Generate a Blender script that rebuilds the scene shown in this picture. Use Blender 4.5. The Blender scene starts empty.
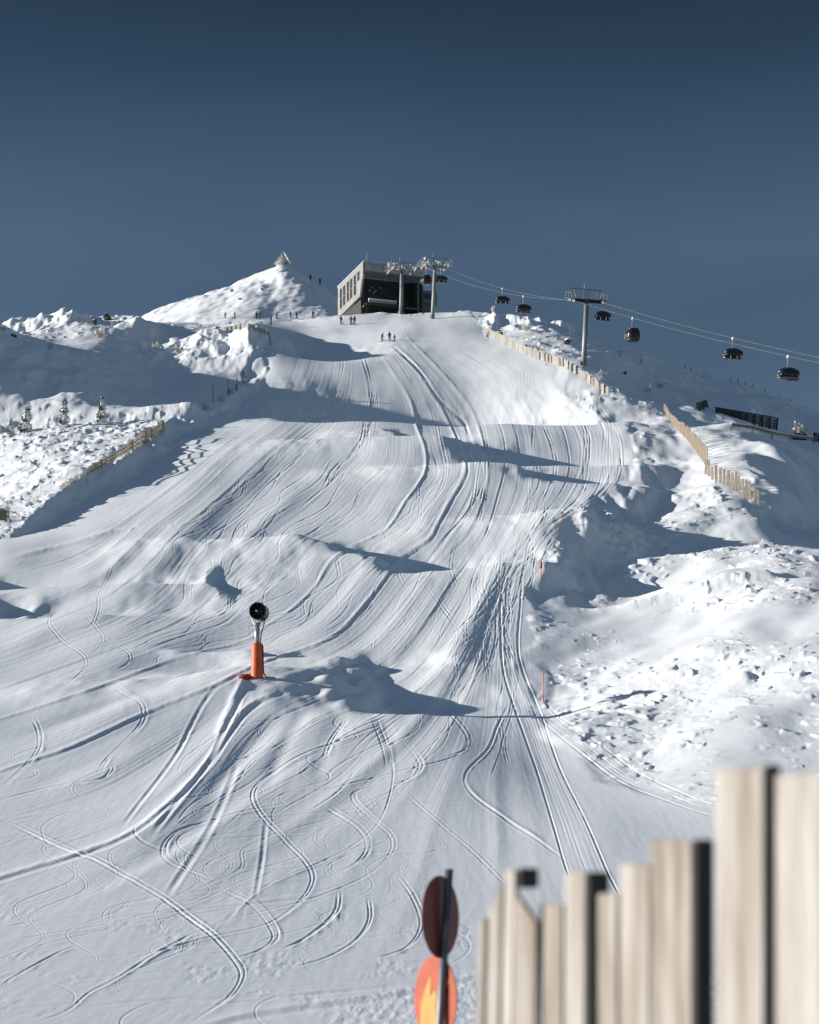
SKY_SAT = .8; SKY_STR = .086; SUN_STR = 5.0; EXPO = 0.56
SKY_RAMP = [(0.0, (.62,.74,.78)), (1.0, (.82,.94,1.03)), (.285, (.39,.465,.505)), (.325, (.415,.495,.54)), (.37, (.25,.335,.385)), (.41, (.14,.20,.245)), (.48, (.11,.165,.21)), (.62, (.57,.68,.79))]
import bpy, bmesh, math, random
import numpy as np
from mathutils import Vector, Matrix
random.seed(7); rng = np.random.default_rng(11)
SC = bpy.context.scene
COL = SC.collection
F = 2200.0; CX = 409.5; HY = 982.0          # focal length in pixels, principal column, horizon row
SUN_EL = math.radians(12.5); TE = math.tan(SUN_EL)

# ------------------------------------------------------------------ numeric helpers
def sstep(x, a, b):
    t = np.clip((x - a) / (b - a), 0, 1)
    return t * t * (3 - 2 * t)

def pchip(xk, yk, x):
    xk = np.asarray(xk, float); yk = np.asarray(yk, float); x = np.asarray(x, float)
    h = np.diff(xk); dl = np.diff(yk) / h
    m = np.zeros_like(yk)
    for k in range(1, len(xk) - 1):
        if dl[k-1] * dl[k] > 0:
            w1 = 2 * h[k] + h[k-1]; w2 = h[k] + 2 * h[k-1]
            m[k] = (w1 + w2) / (w1 / dl[k-1] + w2 / dl[k])
    m[0] = dl[0]; m[-1] = dl[-1]
    i = np.clip(np.searchsorted(xk, x) - 1, 0, len(xk) - 2)
    t = (x - xk[i]) / h[i]
    h00 = (1+2*t)*(1-t)**2; h10 = t*(1-t)**2; h01 = t*t*(3-2*t); h11 = t*t*(t-1)
    return h00*yk[i] + h10*h[i]*m[i] + h01*yk[i+1] + h11*h[i]*m[i+1]

def _hash(ix, iy, s):
    n = (ix.astype(np.int64) * 374761393 + iy.astype(np.int64) * 668265263 + s * 1442695041) & 0xFFFFFFFF
    n = ((n ^ (n >> 13)) * 1274126177) & 0xFFFFFFFF
    n = (n ^ (n >> 16)) & 0xFFFFFFFF
    return (n / 4294967295.0).astype(np.float32)

def gnoise(x, y, s=0):
    ix = np.floor(x); iy = np.floor(y); fx = (x - ix).astype(np.float32); fy = (y - iy).astype(np.float32)
    def g(ox, oy):
        a = _hash(ix + ox, iy + oy, s) * (2 * np.pi)
        return np.cos(a) * (fx - ox) + np.sin(a) * (fy - oy)
    ux = fx*fx*fx*(fx*(fx*6-15)+10); uy = fy*fy*fy*(fy*(fy*6-15)+10)
    a = g(0, 0); b = g(1, 0); c = g(0, 1); d = g(1, 1)
    return ((a + (b - a) * ux) * (1 - uy) + (c + (d - c) * ux) * uy) * 1.5

def fbm(x, y, oct=4, s=0, gain=0.5):
    r = 0; a = 1.0
    for k in range(oct):
        r = r + a * gnoise(x * 2**k + 17.3 * k, y * 2**k - 9.1 * k, s + k); a *= gain
    return r

# ------------------------------------------------------------------ main profile of the run
ZK = np.array([(-60,-1.9),(0,-1.75),(20,-1.55),(30,-1.27),(42,-.80),(55,.55),(75,3.89),(100,9.86),(130,17.85),(155,25.9),(180,34.5),(205,43.5),
      (230,52.7),(265,65.3),(300,77.9),(350,96.4),(410,119.2),(450,134.6),(470,142.0),(485,145.4),(520,147.5),(560,146),
      (700,125),(1000,20),(1700,-300)], float)
def z0(d): return pchip(ZK[:,0], ZK[:,1], d)
def row0(d): return HY - F * z0(d) / d
_dd = np.linspace(38, 476, 4000); _rr = row0(_dd)
def d_of_row(r): return float(np.interp(-r, -_rr, _dd))

# piste edges (image column against depth)
LE = np.array([(150,-160),(175,-60),(194,0),(205,60),(237,140),(283,200),(322,236),(358,262),(425,270),(460,262),(480,240)], float)
RE = np.array([(70,1000),(86,760),(88,715),(96,610),(110,562),(122,537),(153,530),(180,543),(202,578),(222,622),(246,640),(275,634),(308,622),(322,600),(375,545),(435,486),(470,470)], float)
def le(d): return np.interp(d, LE[:,0], LE[:,1])
def re_(d): return np.interp(d, RE[:,0], RE[:,1])
def bank(px, d):
    """left bank above the run and the drop beyond its right edge, metres"""
    m = d / F
    jag = 0.0
    s = (le(d) - px) * m
    H = np.interp(d, [165,190,210,260,300,330,360,400,430,455], [0,1.0,1.7,1.8,1.7,1.2,1.2,1.6,1.0,0])
    h = H * sstep(s, -0.6, 3.4) * (1 - 0.75 * sstep(s, 4, 26 + 40 * sstep(d, 285, 320)))
    s2 = (px - re_(d)) * m
    D = np.interp(d, [148,158,167,178,200,215,228,246,280,320,345], [0,.25,.9,1.8,2.0,1.9,1.4,.8,.6,.5,0])
    h = h - D * sstep(s2, -0.5, 5.5) * (1 - sstep(s2, 9, 42))
    # rounded crown along the right edge of the run
    h = h + 0.12 * np.exp(-((s2 + 1.5) / 1.6) ** 2) * sstep(d, 150, 200) * (1 - sstep(d, 330, 380))
    return h

# shadow-casting rolls: (x crest, x tip, row centre, half height in rows, skew)
ROLLS = [
 (18, 262, 402, (40, 17), .9),
 (244, 545, 406, (39, 17), .9, .16), (272, 326, 347, 12, 1),
 (456, 585, 452, 14, .0), (520, 612, 474, 11, 0),
 (316, 425, 552, 14, 0), (378, 470, 562, 20, 0),
 (-10, 92, 606, 17, 0), (-60, 62, 580, 10, 0),
 (338, 398, 664, 15, 1.4), (300, 470, 699, 19, 1.3), (322, 436, 683, 14, 1.6), (268, 330, 657, 8, 0),
 (206, 236, 585, 24, 0),
 (556, 640, 574, 11, 0), (630, 740, 532, 16, 0),
 (755, 850, 604, 5, 0), (745, 770, 707, 7, 0),
 (392, 425, 437, 9, 0),
]
def rolls(px, d, rl=ROLLS):
    out = np.zeros_like(px)
    for (a, b, r, hh, sk, *dn) in rl:
        hu, hl = hh if isinstance(hh, tuple) else (hh, hh)
        dc = d_of_row(r); d1 = d_of_row(r + hl); d2 = d_of_row(r - hu)
        v = np.where(d < dc, (d - dc) / (dc - d1), (d - dc) / (d2 - dc))
        w = np.where(np.abs(v) < 1, np.cos(v * np.pi / 2) ** (2 if not sk else sk), 0)
        if not w.any(): continue
        m = dc / F; L = (b - a) * m; xi = (px - a) * m
        D = TE * L * 1.12
        R1 = D * .5 / .05; R2 = D * .5 / .065
        q = sstep(xi, -.28 * L, .62 * L)
        p = .5 * D * (1 - sstep(-xi, .1 * L, R1)) * (1 - q) - .5 * D * (1 - sstep(xi, .7 * L, L + R2)) * q
        if dn: p = p - dn[0] * D * q * (1 - sstep(xi, .8 * L, L * 1.25)) - dn[0] * D * (1 - q) * (1 - sstep(-xi, .1 * L, R1))
        out += p * w
    return out

# control points (column, row, depth): the terrain passes through them
CP = []
for px in (300, 400, 500):
    for d in (135,165,200,240,280): CP.append((px, row0(d), d))
    for d in (420,445): CP.append((px, row0(d) + (400 - px) * (.06 if px < 450 else 0), d))
for px in (-150, 0, 150, 300, 450, 600, 760, 960):
    for d in ((40, 60, 85, 110) if px < 500 else (40, 60, 80)): CP.append((px, row0(d) - (max(0, min(px, 640) - 330) * .055 if d > 70 else 0), d))
for px in (-150, 0, 150):
    for d in (135,165,185): CP.append((px, row0(d), d))
for px, d in ((560,180),(600,215),(610,240),(615,275),(530,150),(520,120),(540,100)): CP.append((px, row0(d), d))
CP += [
 # left terrace, hollow and ridge
 (0,506,215),(60,494,215),(0,449,262),(100,437,262),(102,420,286),(150,413,294),(195,404,302),(-150,522,212),(-150,468,265),(0,429,286),(50,426,285),(-100,438,286),
 (0,420,299),(50,418,299),(100,414,298),(0,404,313),(40,405,313),(120,406,313),(200,406,313),(-60,398,312),(-150,372,312),
 
 (0,347,345),(60,355,345),(120,363,345),(200,374,345),(250,381,345),(250,366,368),(200,362,368),(120,352,368),(-60,350,345),(-150,345,345),
 (150,352,390),(200,347,390),(262,341,390),(60,340,390),(0,338,390),(-100,350,390),
 (0,330,425),(50,319,430),(75,310,432),(100,322,432),(130,312,440),(148,322,440),(200,329,440),(260,325,440),(-60,338,430),(-150,350,430),
 (0,352,500),(75,350,500),(140,342,500),(220,332,500),(280,329,500),(330,329,500),(-150,372,500),
 (100,345,600),(0,365,600),(-150,395,600),(148,318,600),(180,305,615),(220,290,625),(250,277,640),(272,266,650),(284,262,652),
 (300,272,650),(318,286,650),(335,298,650),(365,325,650),(400,350,650),(290,315,560),(330,318,560),(240,314,560),(180,322,560),
 (284,320,760),(200,345,760),(100,380,760),(380,390,760),
 # run cross shape under the long shadow
 (270,385,330),(360,391,330),(470,405,330),(545,399,330),(600,391,328),(290,352,390),(400,355,390),(500,352,390),
 (330,315.5,478),(400,314,478),(440,313,475),
 # right slope
 (690,440,265),(660,411,300),(665,402,312),(708,471,236),(735,488,225),(762,506,212),(690,447,262),(745,437,262),(702,463,245),(768,455,245),(695,424,290),(722,417,290),(770,437,285),
 (800,442,285),(819,470,270),(850,490,268),(819,503,245),(790,490,235),(960,540,260),
 (819,545,195),(740,540,192),(590,598,165),(700,584,165),(819,566,165),(590,634,148),(700,615,148),(819,596,148),(575,682,130),(700,657,130),(819,634,130),(590,708,118),(700,690,118),(819,668,118),(640,760,100),(819,744,100),(960,730,100),(780,520,215),(960,565,170),(960,612,140),
 (480,312,468),(530,320,450),(560,334,425),(583,365,363),(615,372,365),(640,386,365),(640,352,440),(690,373,440),(740,386,440),(819,412,432),(900,440,425),(960,455,420),
 (700,405,340),(785,430,325),(819,441,320),(900,470,315),(660,392,335),
 (690,425,520),(819,475,520),(560,385,520),(480,347,520),(960,520,520),(420,335,520),(640,500,700),(900,600,700),(480,470,700),
]
CP = np.array(CP, float)
def _uv(px, d): return px / 100.0, np.log(d) * 4.0
def _tps(r2): return 0.5 * r2 * np.log(np.maximum(r2, 1e-9))
_res = (CP[:,1] - row0(CP[:,2])) + bank(CP[:,0], CP[:,2]) * F / CP[:,2]
_u, _v = _uv(CP[:,0], CP[:,2]); N = len(CP)
_A = np.zeros((N+3, N+3)); _r2 = (_u[:,None]-_u)**2 + (_v[:,None]-_v)**2
_A[:N,:N] = _tps(_r2) + np.eye(N) * 0.02; _A[:N,N] = 1; _A[:N,N+1] = _u; _A[:N,N+2] = _v; _A[N:,:N] = _A[:N,N:].T
_w = np.linalg.solve(_A, np.r_[_res, 0, 0, 0])
# evaluated on a coarse grid, then interpolated
GP = np.arange(-160, 981, 6.0); GD = np.exp(np.linspace(math.log(36), math.log(1700), 260))
_gu, _gv = _uv(GP[None,:].repeat(len(GD),0).ravel(), GD[:,None].repeat(len(GP),1).ravel())
GR = np.empty(_gu.size)
for k in range(0, _gu.size, 8000):
    r2 = (_gu[k:k+8000,None]-_u)**2 + (_gv[k:k+8000,None]-_v)**2
    GR[k:k+8000] = _tps(r2) @ _w[:N] + _w[N] + _w[N+1]*_gu[k:k+8000] + _w[N+2]*_gv[k:k+8000]
GR = GR.reshape(len(GD), len(GP))
GR *= (sstep(GD, 45, 110) * (1 - sstep(GD, 760, 1100)))[:,None]

def delta_row(px, d):
    px = px + (fbm(px * d / 2200 / 9, d / 26, 2, 83) * 2.2 + fbm(px * d / 2200 / 3, d / 9, 2, 85) * .5) * F / np.maximum(d, 36) * sstep(px, 640, 700) * sstep(d, 190, 215)
    x = np.clip((np.clip(px, -150, 970) - GP[0]) / 6.0, 0, len(GP) - 1.001)
    y = np.clip((np.log(np.maximum(d, 36)) - math.log(36)) / (math.log(1700/36)) * (len(GD) - 1), 0, len(GD) - 1.001)
    i = y.astype(int); j = x.astype(int); fy = (y - i).astype(np.float32); fx = (x - j).astype(np.float32)
    def bs(t): return ((1-t)**3/6, (3*t**3-6*t*t+4)/6, (-3*t**3+3*t*t+3*t+1)/6, t**3/6)
    wx_, wy_ = bs(fx), bs(fy); out = 0; G_ = GR.astype(np.float32)
    for a in range(4):
        ia = np.clip(i + a - 1, 0, len(GD) - 1); r_ = 0
        for b in range(4): r_ = r_ + wx_[b] * G_[ia, np.clip(j + b - 1, 0, len(GP) - 1)]
        out = out + wy_[a] * r_
    return out

# ------------------------------------------------------------------ the grid
def geo(a, b, n): return np.exp(np.linspace(math.log(a), math.log(b), n))
_near = np.r_[np.linspace(-40, 3, 12), geo(3.5, 40, 70)]
_rows = np.arange(row0(40.3), row0(470), -0.62)
_mid = np.interp(-_rows, -_rr, _dd)
_far = np.r_[np.arange(470.5, 520, .6), np.arange(520, 560, 1.2), np.arange(560, 680, .6), geo(682, 1600, 50)]
DS = np.unique(np.r_[_near, _mid, _far])
_c = np.arange(-24, 844, 0.8)
_l = -24 - np.cumsum(np.r_[np.full(40, 3.0), np.geomspace(4, 700, 45)])
_r = 844 + np.cumsum(np.r_[np.full(40, 3.0), np.geomspace(4, 700, 45)])
PX = np.r_[_l[::-1], _c, _r]
DD = np.maximum(DS, 3.0)[:,None] * np.ones_like(PX)[None,:]
PP = np.ones_like(DS)[:,None] * PX[None,:]
XX = (PP - CX) * DD / F
YY = DS[:,None] * np.ones_like(PX)[None,:]
DP = np.maximum(YY, 36.0)
Z = z0(DS)[:,None] - delta_row(PP, DP) * DP / F * (YY > 36)
# uneven edges
jit = fbm(XX * .3, YY * .07, 2, 40) * 1.5 + fbm(XX * 1.1, YY * .25, 2, 43) * .12
PJ = PP + jit * F / DP
on = YY > 60
Z += np.where(on, bank(PJ, DP), 0)
Z += np.where(on, rolls(np.clip(PP + (fbm(XX*.15, YY*.06, 2, 47) * 2.2 + fbm(XX*.5, YY*.22, 2, 49) * .7) * F / DP, -400, 1200), DP), 0)
# which ground is groomed (1) and which is wild (0)
mL = (PJ - le(DP)) * DP / F; mR = (re_(DP) - PJ) * DP / F
groom = sstep(mL, -.6, .8) * sstep(mR, -.6, .8)
groom = np.where(DP > 462, groom * (1 - sstep(DP, 462, 480)) + 0.0, groom)
groom = np.where(DP < 70, 1.0, groom)
wild = 1 - groom
# gentle undulation everywhere, stretched down the fall line
Z += fbm(XX / 16, YY / 45, 2, 3) * .34 * sstep(DP, 50, 120)
Z += fbm(XX / 5.0, YY / 20, 2, 5) * .05 * sstep(DP, 80, 150) * (1 + .6 * wild)
fine = (DP > 60)
# wind-worked crust: lumps and hollows in clumps
clump = np.clip(fbm(XX / 9, YY / 22, 3, 9) * 1.1 + .50, .08, 1.25)
terr = sstep(PP, 230, 190) if False else (1 - sstep(PP, 190, 230)) * sstep(DP, 185, 200) * (1 - sstep(DP, 284, 296))
clump = np.maximum(clump, .9 * terr)
smooth_zone = np.zeros_like(Z)
for (a, b, r, hh) in ((715, 60, 450, 38), (740, 70, 625, 16), (760, 70, 765, 28), (620, 70, 615, 14), (560, 30, 640, 20)):
    smooth_zone = np.maximum(smooth_zone, np.exp(-((PP - a) / b) ** 2 - ((HY - F * Z / np.maximum(YY, 1) - r) / hh) ** 2))
hol = np.exp(-np.maximum(0, np.abs(PP - 145) - 95) ** 2 / 500.) * sstep(DP, 292, 302) * (1 - sstep(DP, 368, 384))
amp = wild * clump * (1 - .85 * smooth_zone) * (1 - .93 * hol) * sstep(DP, 65, 100) * (1 - .7 * sstep(DP, 500, 560))
sc_ = .62 + .55 * sstep(DP, 170, 240)
n0 = fbm(XX / (2.4 * sc_) , YY / (3.2 * sc_), 2, 19, .5)
wx = XX - 1.0 * sc_ * n0
n1 = fbm(wx / (2.6 * sc_) + YY / 14, YY / (3.0 * sc_) , 3, 21, .5)
lump = sstep(n1, .05, .6)
n2 = fbm(XX / .8, YY / 2.0, 3, 27)
Z += terr * amp * (sstep(fbm((XX - .8 * n0) / 1.5, YY / 3.2, 3, 121, .5), .05, .6) * .13)
Z += amp * (lump * .15 * sc_ / .62 + n2 * .024 + n0 * .03 * sc_)
mnd = np.exp(-((PP - 628) / 48) ** 2 - ((DP - 196) / 8) ** 2)
Z += mnd * (.9 + .2 * lump + .12 * n1)
drift = fbm(XX / 10 - YY / 40, YY / 22, 3, 31)
Z += wild * drift * .38 * sstep(DP, 70, 120) * (1 - .7 * hol)
# rocky crags along the ridge on the left and below the summit
crag = np.exp(-((DP - 428) / 24) ** 2) * sstep(190 - PP, 0, 60)
rk = fbm(XX / 7 + .35 * YY / 10, YY / 12, 5, 51, .55)
Z += crag * (np.maximum(fbm(XX / 11 , YY / 30, 4, 51, .5), -.3) * 2.3 + fbm(XX / 2.6, YY / 9, 3, 55) * .45)
mount = np.exp(-((DP - 628) / 60) ** 2) * sstep(380 - PP, 0, 80)
Z += mount * (fbm(XX / 16, YY / 60, 4, 61, .45) * 1.5 + fbm(XX / 3, YY / 14, 2, 63) * .16)
lip = np.exp(-((DP - 392) / 22) ** 2) * sstep(PP, 120, 160) * (1 - sstep(PP, 262, 274))
Z += lip * (fbm(XX / 6, YY / 20, 4, 66, .5) * 1.3)
dark = sstep(PP, 590, 650) * sstep(DP, 325, 360) * (1 - sstep(DP, 470, 520))
Z += dark * fbm(XX / 8, YY / 30, 4, 71) * .55
rt = sstep(PP, 470, 500) * np.exp(-((DP - 452) / 22) ** 2) * (1 - sstep(PP, 560, 620))
Z += rt * np.maximum(fbm(XX / 5, YY / 14, 4, 76), -.2) * 1.5
# ------------------------------------------------------------------ where a picture point meets the snow
ok_rows = np.where(DS > 30)[0]; I0 = ok_rows[0]
def rows_of(): return HY - F * Z[I0:] / YY[I0:]
R = rows_of().astype(np.float32)
M = np.minimum.accumulate(R, axis=0)
def hit(px, row):
    """first depth index at which the surface reaches this row"""
    j = int(np.clip(np.searchsorted(PX, px), 1, len(PX) - 1))
    if abs(PX[j-1] - px) < abs(PX[j] - px): j -= 1
    i = int(np.searchsorted(-M[:, j], -row))
    return min(i, len(M) - 1), j
def ground(px, row):
    i, j = hit(px, row); d = DS[I0 + i]
    return Vector(((px - CX) * d / F, d, float(Z[I0 + i, j])))
def ground_z(x, d):
    px = CX + x * F / d
    j = int(np.clip(np.searchsorted(PX, px), 1, len(PX) - 1)); i = int(np.clip(np.searchsorted(DS, d), 1, len(DS) - 1))
    t = (px - PX[j-1]) / (PX[j] - PX[j-1]); s = (d - DS[i-1]) / (DS[i] - DS[i-1])
    return float((Z[i-1,j-1]*(1-t)+Z[i-1,j]*t)*(1-s) + (Z[i,j-1]*(1-t)+Z[i,j]*t)*s)

# ------------------------------------------------------------------ tracks pressed into the snow
TRK = np.zeros_like(R); SOFT = np.zeros_like(R)
def smooth_line(pts, n=10):
    P = np.array(pts, float); Q = np.vstack([2*P[0]-P[1], P, 2*P[-1]-P[-2]]); out = []
    for k in range(1, len(Q) - 2):
        a, b, c, e = Q[k-1], Q[k], Q[k+1], Q[k+2]
        for t in np.linspace(0, 1, n, endpoint=False):
            out.append(.5 * ((2*b) + (c-a)*t + (2*a-5*b+4*c-e)*t*t + (3*b-a-3*c+e)*t**3))
    out.append(P[-1]); return np.array(out)
def press(pts, w, k, kind='groove', n=8, mod=None, off=(0, 0), wj=0.0):
    """pts: picture points on the snow; w: half width in pixels; k: steepness of its sides"""
    L = smooth_line(pts, n) + np.array(off)
    # resample
    seg = np.hypot(*np.diff(L, axis=0).T); s = np.r_[0, np.cumsum(seg)]
    m = max(2, int(s[-1] / 4)); t = np.linspace(0, s[-1], m)
    L = np.c_[np.interp(t, s, L[:,0]), np.interp(t, s, L[:,1])]
    hits = [hit(x, y) for x, y in L]
    ii = np.array([h[0] for h in hits]); jj = np.array([h[1] for h in hits])
    rad = w * (3.2 if kind != 'soft' else 2.6)
    pi = int(rad / (.45 if kind != 'soft' else .15)) + 4; pj = int(rad / .8) + 3
    i0, i1 = max(0, ii.min() - pi - 6), min(R.shape[0], ii.max() + pi + 7)
    j0, j1 = max(0, jj.min() - pj - 6), min(R.shape[1], jj.max() + pj + 7)
    best = np.full((i1 - i0, j1 - j0), 1e9, np.float32); tag_ = np.zeros_like(best); sgn = np.zeros_like(best)
    for q in range(m - 1):
        a0, a1 = max(i0, min(ii[q], ii[q+1]) - pi), min(i1, max(ii[q], ii[q+1]) + pi + 1)
        b0, b1 = max(j0, min(jj[q], jj[q+1]) - pj), min(j1, max(jj[q], jj[q+1]) + pj + 1)
        if a1 <= a0 or b1 <= b0 or a1 - a0 > 700: continue
        rr = R[a0:a1, b0:b1]; pp = PX[None, b0:b1]
        x0_, y0_ = L[q]; vx, vy = L[q+1] - L[q]; vv = vx*vx + vy*vy + 1e-9
        tt = np.clip(((pp - x0_) * vx + (rr - y0_) * vy) / vv, 0, 1)
        dx = pp - x0_ - tt * vx; dy = rr - y0_ - tt * vy
        d2 = dx*dx + dy*dy
        sub = best[a0-i0:a1-i0, b0-j0:b1-j0]; msk = d2 < sub
        sub[msk] = d2[msk]
        tg = tag_[a0-i0:a1-i0, b0-j0:b1-j0]; tg[msk] = ((q + tt) / (m - 1))[msk]
        sg = sgn[a0-i0:a1-i0, b0-j0:b1-j0]; sg[msk] = (np.sign(dx * vy - dy * vx) * np.ones_like(rr))[msk]
    dist = np.sqrt(best) / w
    mm = (DS[I0 + i0:I0 + i1] / F)[:, None] * w * k
    if kind == 'groove':
        h = -np.exp(-dist**2) + .55 * np.exp(-((dist - 1.7) / .7)**2)
    elif kind == 'ridge':
        h = np.exp(-dist**2)
    elif kind == 'soft':
        h = np.exp(-dist**2)
    elif kind == 'step':      # higher on one side
        h = sgn * np.exp(-(dist / 1.6)**2) * np.minimum(dist, 1) * .8
    fade = np.minimum(1, np.minimum(tag_, 1 - tag_) * (3.2 if kind == 'soft' else 7) + .02); fade = fade * fade * (3 - 2 * fade)
    if mod is not None: fade = fade * np.interp(tag_, np.linspace(0, 1, len(mod)), mod)
    (SOFT if kind == 'soft' else TRK)[i0:i1, j0:j1] += h * mm * fade * (best < 1e8)

def rj(a, b): return float(rng.uniform(a, b))
# fall-line guides, traced from bottom right to top; everything groomed follows them
G = [
 [(-60,545),(30,540),(80,528),(130,503),(190,458),(235,424),(262,396),(280,366),(284,335)],
 [(-60,640),(0,624),(51,604),(95,583),(125,556),(152,530),(195,498),(240,455),(290,418),(312,382),(322,345),(322,326)],
 [(-60,690),(0,672),(60,652),(120,630),(165,602),(185,575),(200,553),(222,532),(258,500),(305,453),(340,420),(352,380),(350,345),(345,326)],
 [(-60,735),(0,719),(102,686),(171,660),(245,640),(268,624),(290,610),(315,586),(337,555),(384,531),(406,500),(424,474),(425,450),(416,425),(410,400),(392,370),(375,344),(368,326)],
 [(-60,795),(0,771),(70,748),(140,716),(205,690),(240,673),(265,662),(297,653),(322,643),(344,628),(372,595),(397,562),(428,540),(436,526),(450,500),(465,470),(456,440),(438,402),(419,372),(395,346),(385,326)],
 [(-60,900),(0,877),(113,842),(164,808),(205,766),(226,735),(250,706),(300,684),(370,655),(405,620),(430,585),(452,552),(470,528),(482,500),(488,470),(480,432),(468,404),(436,366),(412,342),(400,326)],
 [(-60,935),(40,905),(140,862),(215,815),(280,770),(340,735),(400,705),(440,672),(460,635),(480,600),(495,560),(512,530),(527,495),(531,455),(522,412),(484,372),(432,340),(415,326)],
 [(120,1000),(240,905),(320,845),(390,790),(438,740),(462,700),(478,650),(492,610),(506,565),(540,525),(568,488),(578,450),(562,412),(522,382),(460,345),(430,328)],
 [(420,1000),(470,900),(480,800),(492,740),(494,700),(497,650),(511,605),(518,562),(560,520),(600,490),(612,456),(602,420),(570,396),(500,356),(448,330)],
 [(640,900),(600,830),(556,745),(536,700),(529,655),(529,612),(538,570),(560,542),(600,513),(628,488),(636,462),(628,430),(606,404),(560,382),(490,345),(460,330)],
]
GS = []
for g in G:
    L = smooth_line(g, 8)
    # parametrise by row so that neighbours can be blended
    GS.append(L)
def guide_at(a):
    """a in 0..len(G)-1: a line between two neighbouring guides"""
    i = min(int(a), len(GS) - 2); f = a - i
    A, B = GS[i], GS[i+1]
    t = np.linspace(0, 1, 70)
    def res(L):
        s = np.r_[0, np.cumsum(np.hypot(*np.diff(L, axis=0).T))]; s /= s[-1]
        return np.c_[np.interp(t, s, L[:,0]), np.interp(t, s, L[:,1])]
    return res(A) * (1 - f) + res(B) * f

def shade_mod(m, a):
    t = np.linspace(0, 1, len(m)); m = m * np.interp(t, [0, .6, .8, 1], [1, 1, .62, .5])
    if a > 5.2: m = m * np.interp(t, [0, .22, .42, .6], [.12, .2, .8, 1])
    return m
# groomer passes: fine ribbing and pass edges
for a in np.arange(0.02, len(G) - 1.0, 0.030):
    L = guide_at(a + rj(-.012, .012))
    mod = shade_mod(np.clip(rng.normal(.45, .45, 14), 0, 1.4), a)
    press(L[::3], rj(.7, 1.05), rj(.04, .115), rng.choice(['groove', 'ridge', 'groove']), 4, mod)
for a in (0.35,.7,1.0,1.45,1.8,2.0,2.4,2.75,3.35,3.6,4.45,4.7,5.3,5.7,6.0,6.4,6.8,7.3,7.7,8.2,8.6):
    L = guide_at(a + rj(-.05, .05))
    mod = shade_mod(np.clip(rng.normal(.75, .4, 9), .1, 1.5), a)
    press(L[::3], rj(1.0, 1.6), rj(.08, .20), rng.choice(['ridge', 'step', 'ridge']), 4, mod)
# broad soft waves between the passes
for a in np.arange(0.2, len(G) - 1.2, 0.42):
    L = guide_at(a + rj(-.1, .1)); mod = np.clip(rng.normal(.5, .6, 7), -.3, 1.5)
    press(L[::3], rj(7, 14), rj(.04, .085), 'soft', 4, mod * np.r_[1.5,1.4,1.1,.9,.6,.5,.4])
for a in np.arange(.3, 6.6, .33):
    L = guide_at(a + rj(-.1, .1)); mod = np.clip(rng.normal(.7, .5, 9), -.1, 1.6) * np.r_[.7,1,1.1,1.1,1,.7,.3,.1,0]
    press(L[::3], rj(6, 13), rj(.10, .19), 'soft', 4, mod)
for P_, w_, k_ in (([(300,700),(268,728),(228,775),(190,830)], 9, -.22), ([(350,700),(330,740),(312,790)], 10, -.16), ([(345,690),(385,730),(395,770)], 9, -.12), ([(320,690),(285,745),(262,800)], 8, -.2), ([(0,610),(60,592),(110,566)], 9, .3), ([(0,650),(80,628),(140,596)], 8, .22), ([(0,745),(120,702),(215,668)], 7, -.22), ([(0,800),(120,752),(200,712)], 8, -.18)):
    press(P_, w_, k_ * .75, 'soft')
for a, sg_ in ((1.3,1),(1.9,-1),(2.5,1),(3.3,-1),(3.8,1),(4.5,-1),(5.15,1),(5.7,-1),(6.3,1)):
    L = guide_at(a); mod = np.clip(rng.normal(.9, .35, 8), .2, 1.5) * np.r_[.8,1,1.1,1,.8,.3,.05,0]
    press(L[::3], rj(13, 19), sg_ * rj(.07, .11), 'soft', 4, mod)
# the big windrows
press(G[4], 1.8, .42, 'ridge', mod=[1,1,1,1,.9,.8,.7,.6,.5,.4]); press(G[4], 1.2, .2, 'groove', off=(3, 2))
press(G[3], 1.5, .42, 'ridge', mod=[1.2,1.2,1,1,.9,.7,.7,.9,1,1,.8,.5])
press(G[5][:8], 2.5, .48, 'ridge'); press(G[5][:8], 1.8, .3, 'groove', off=(4, 3)); press(G[5][11:], 1.2, .3, 'ridge')
press([(391,344),(419,371),(438,399),(463,392+30),(470,440)], 1.3, .45, 'groove')
press([(120,830),(171,762),(190,728),(205,702),(222,682)], 1.8, .26, 'groove'); press([(150,840),(205,770),(226,730),(246,690)], 2.2, .34, 'groove')
press([(0,560),(70,545),(120,531),(200,531),(262,534),(330,536)], 2.4, .30, 'ridge')

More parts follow.
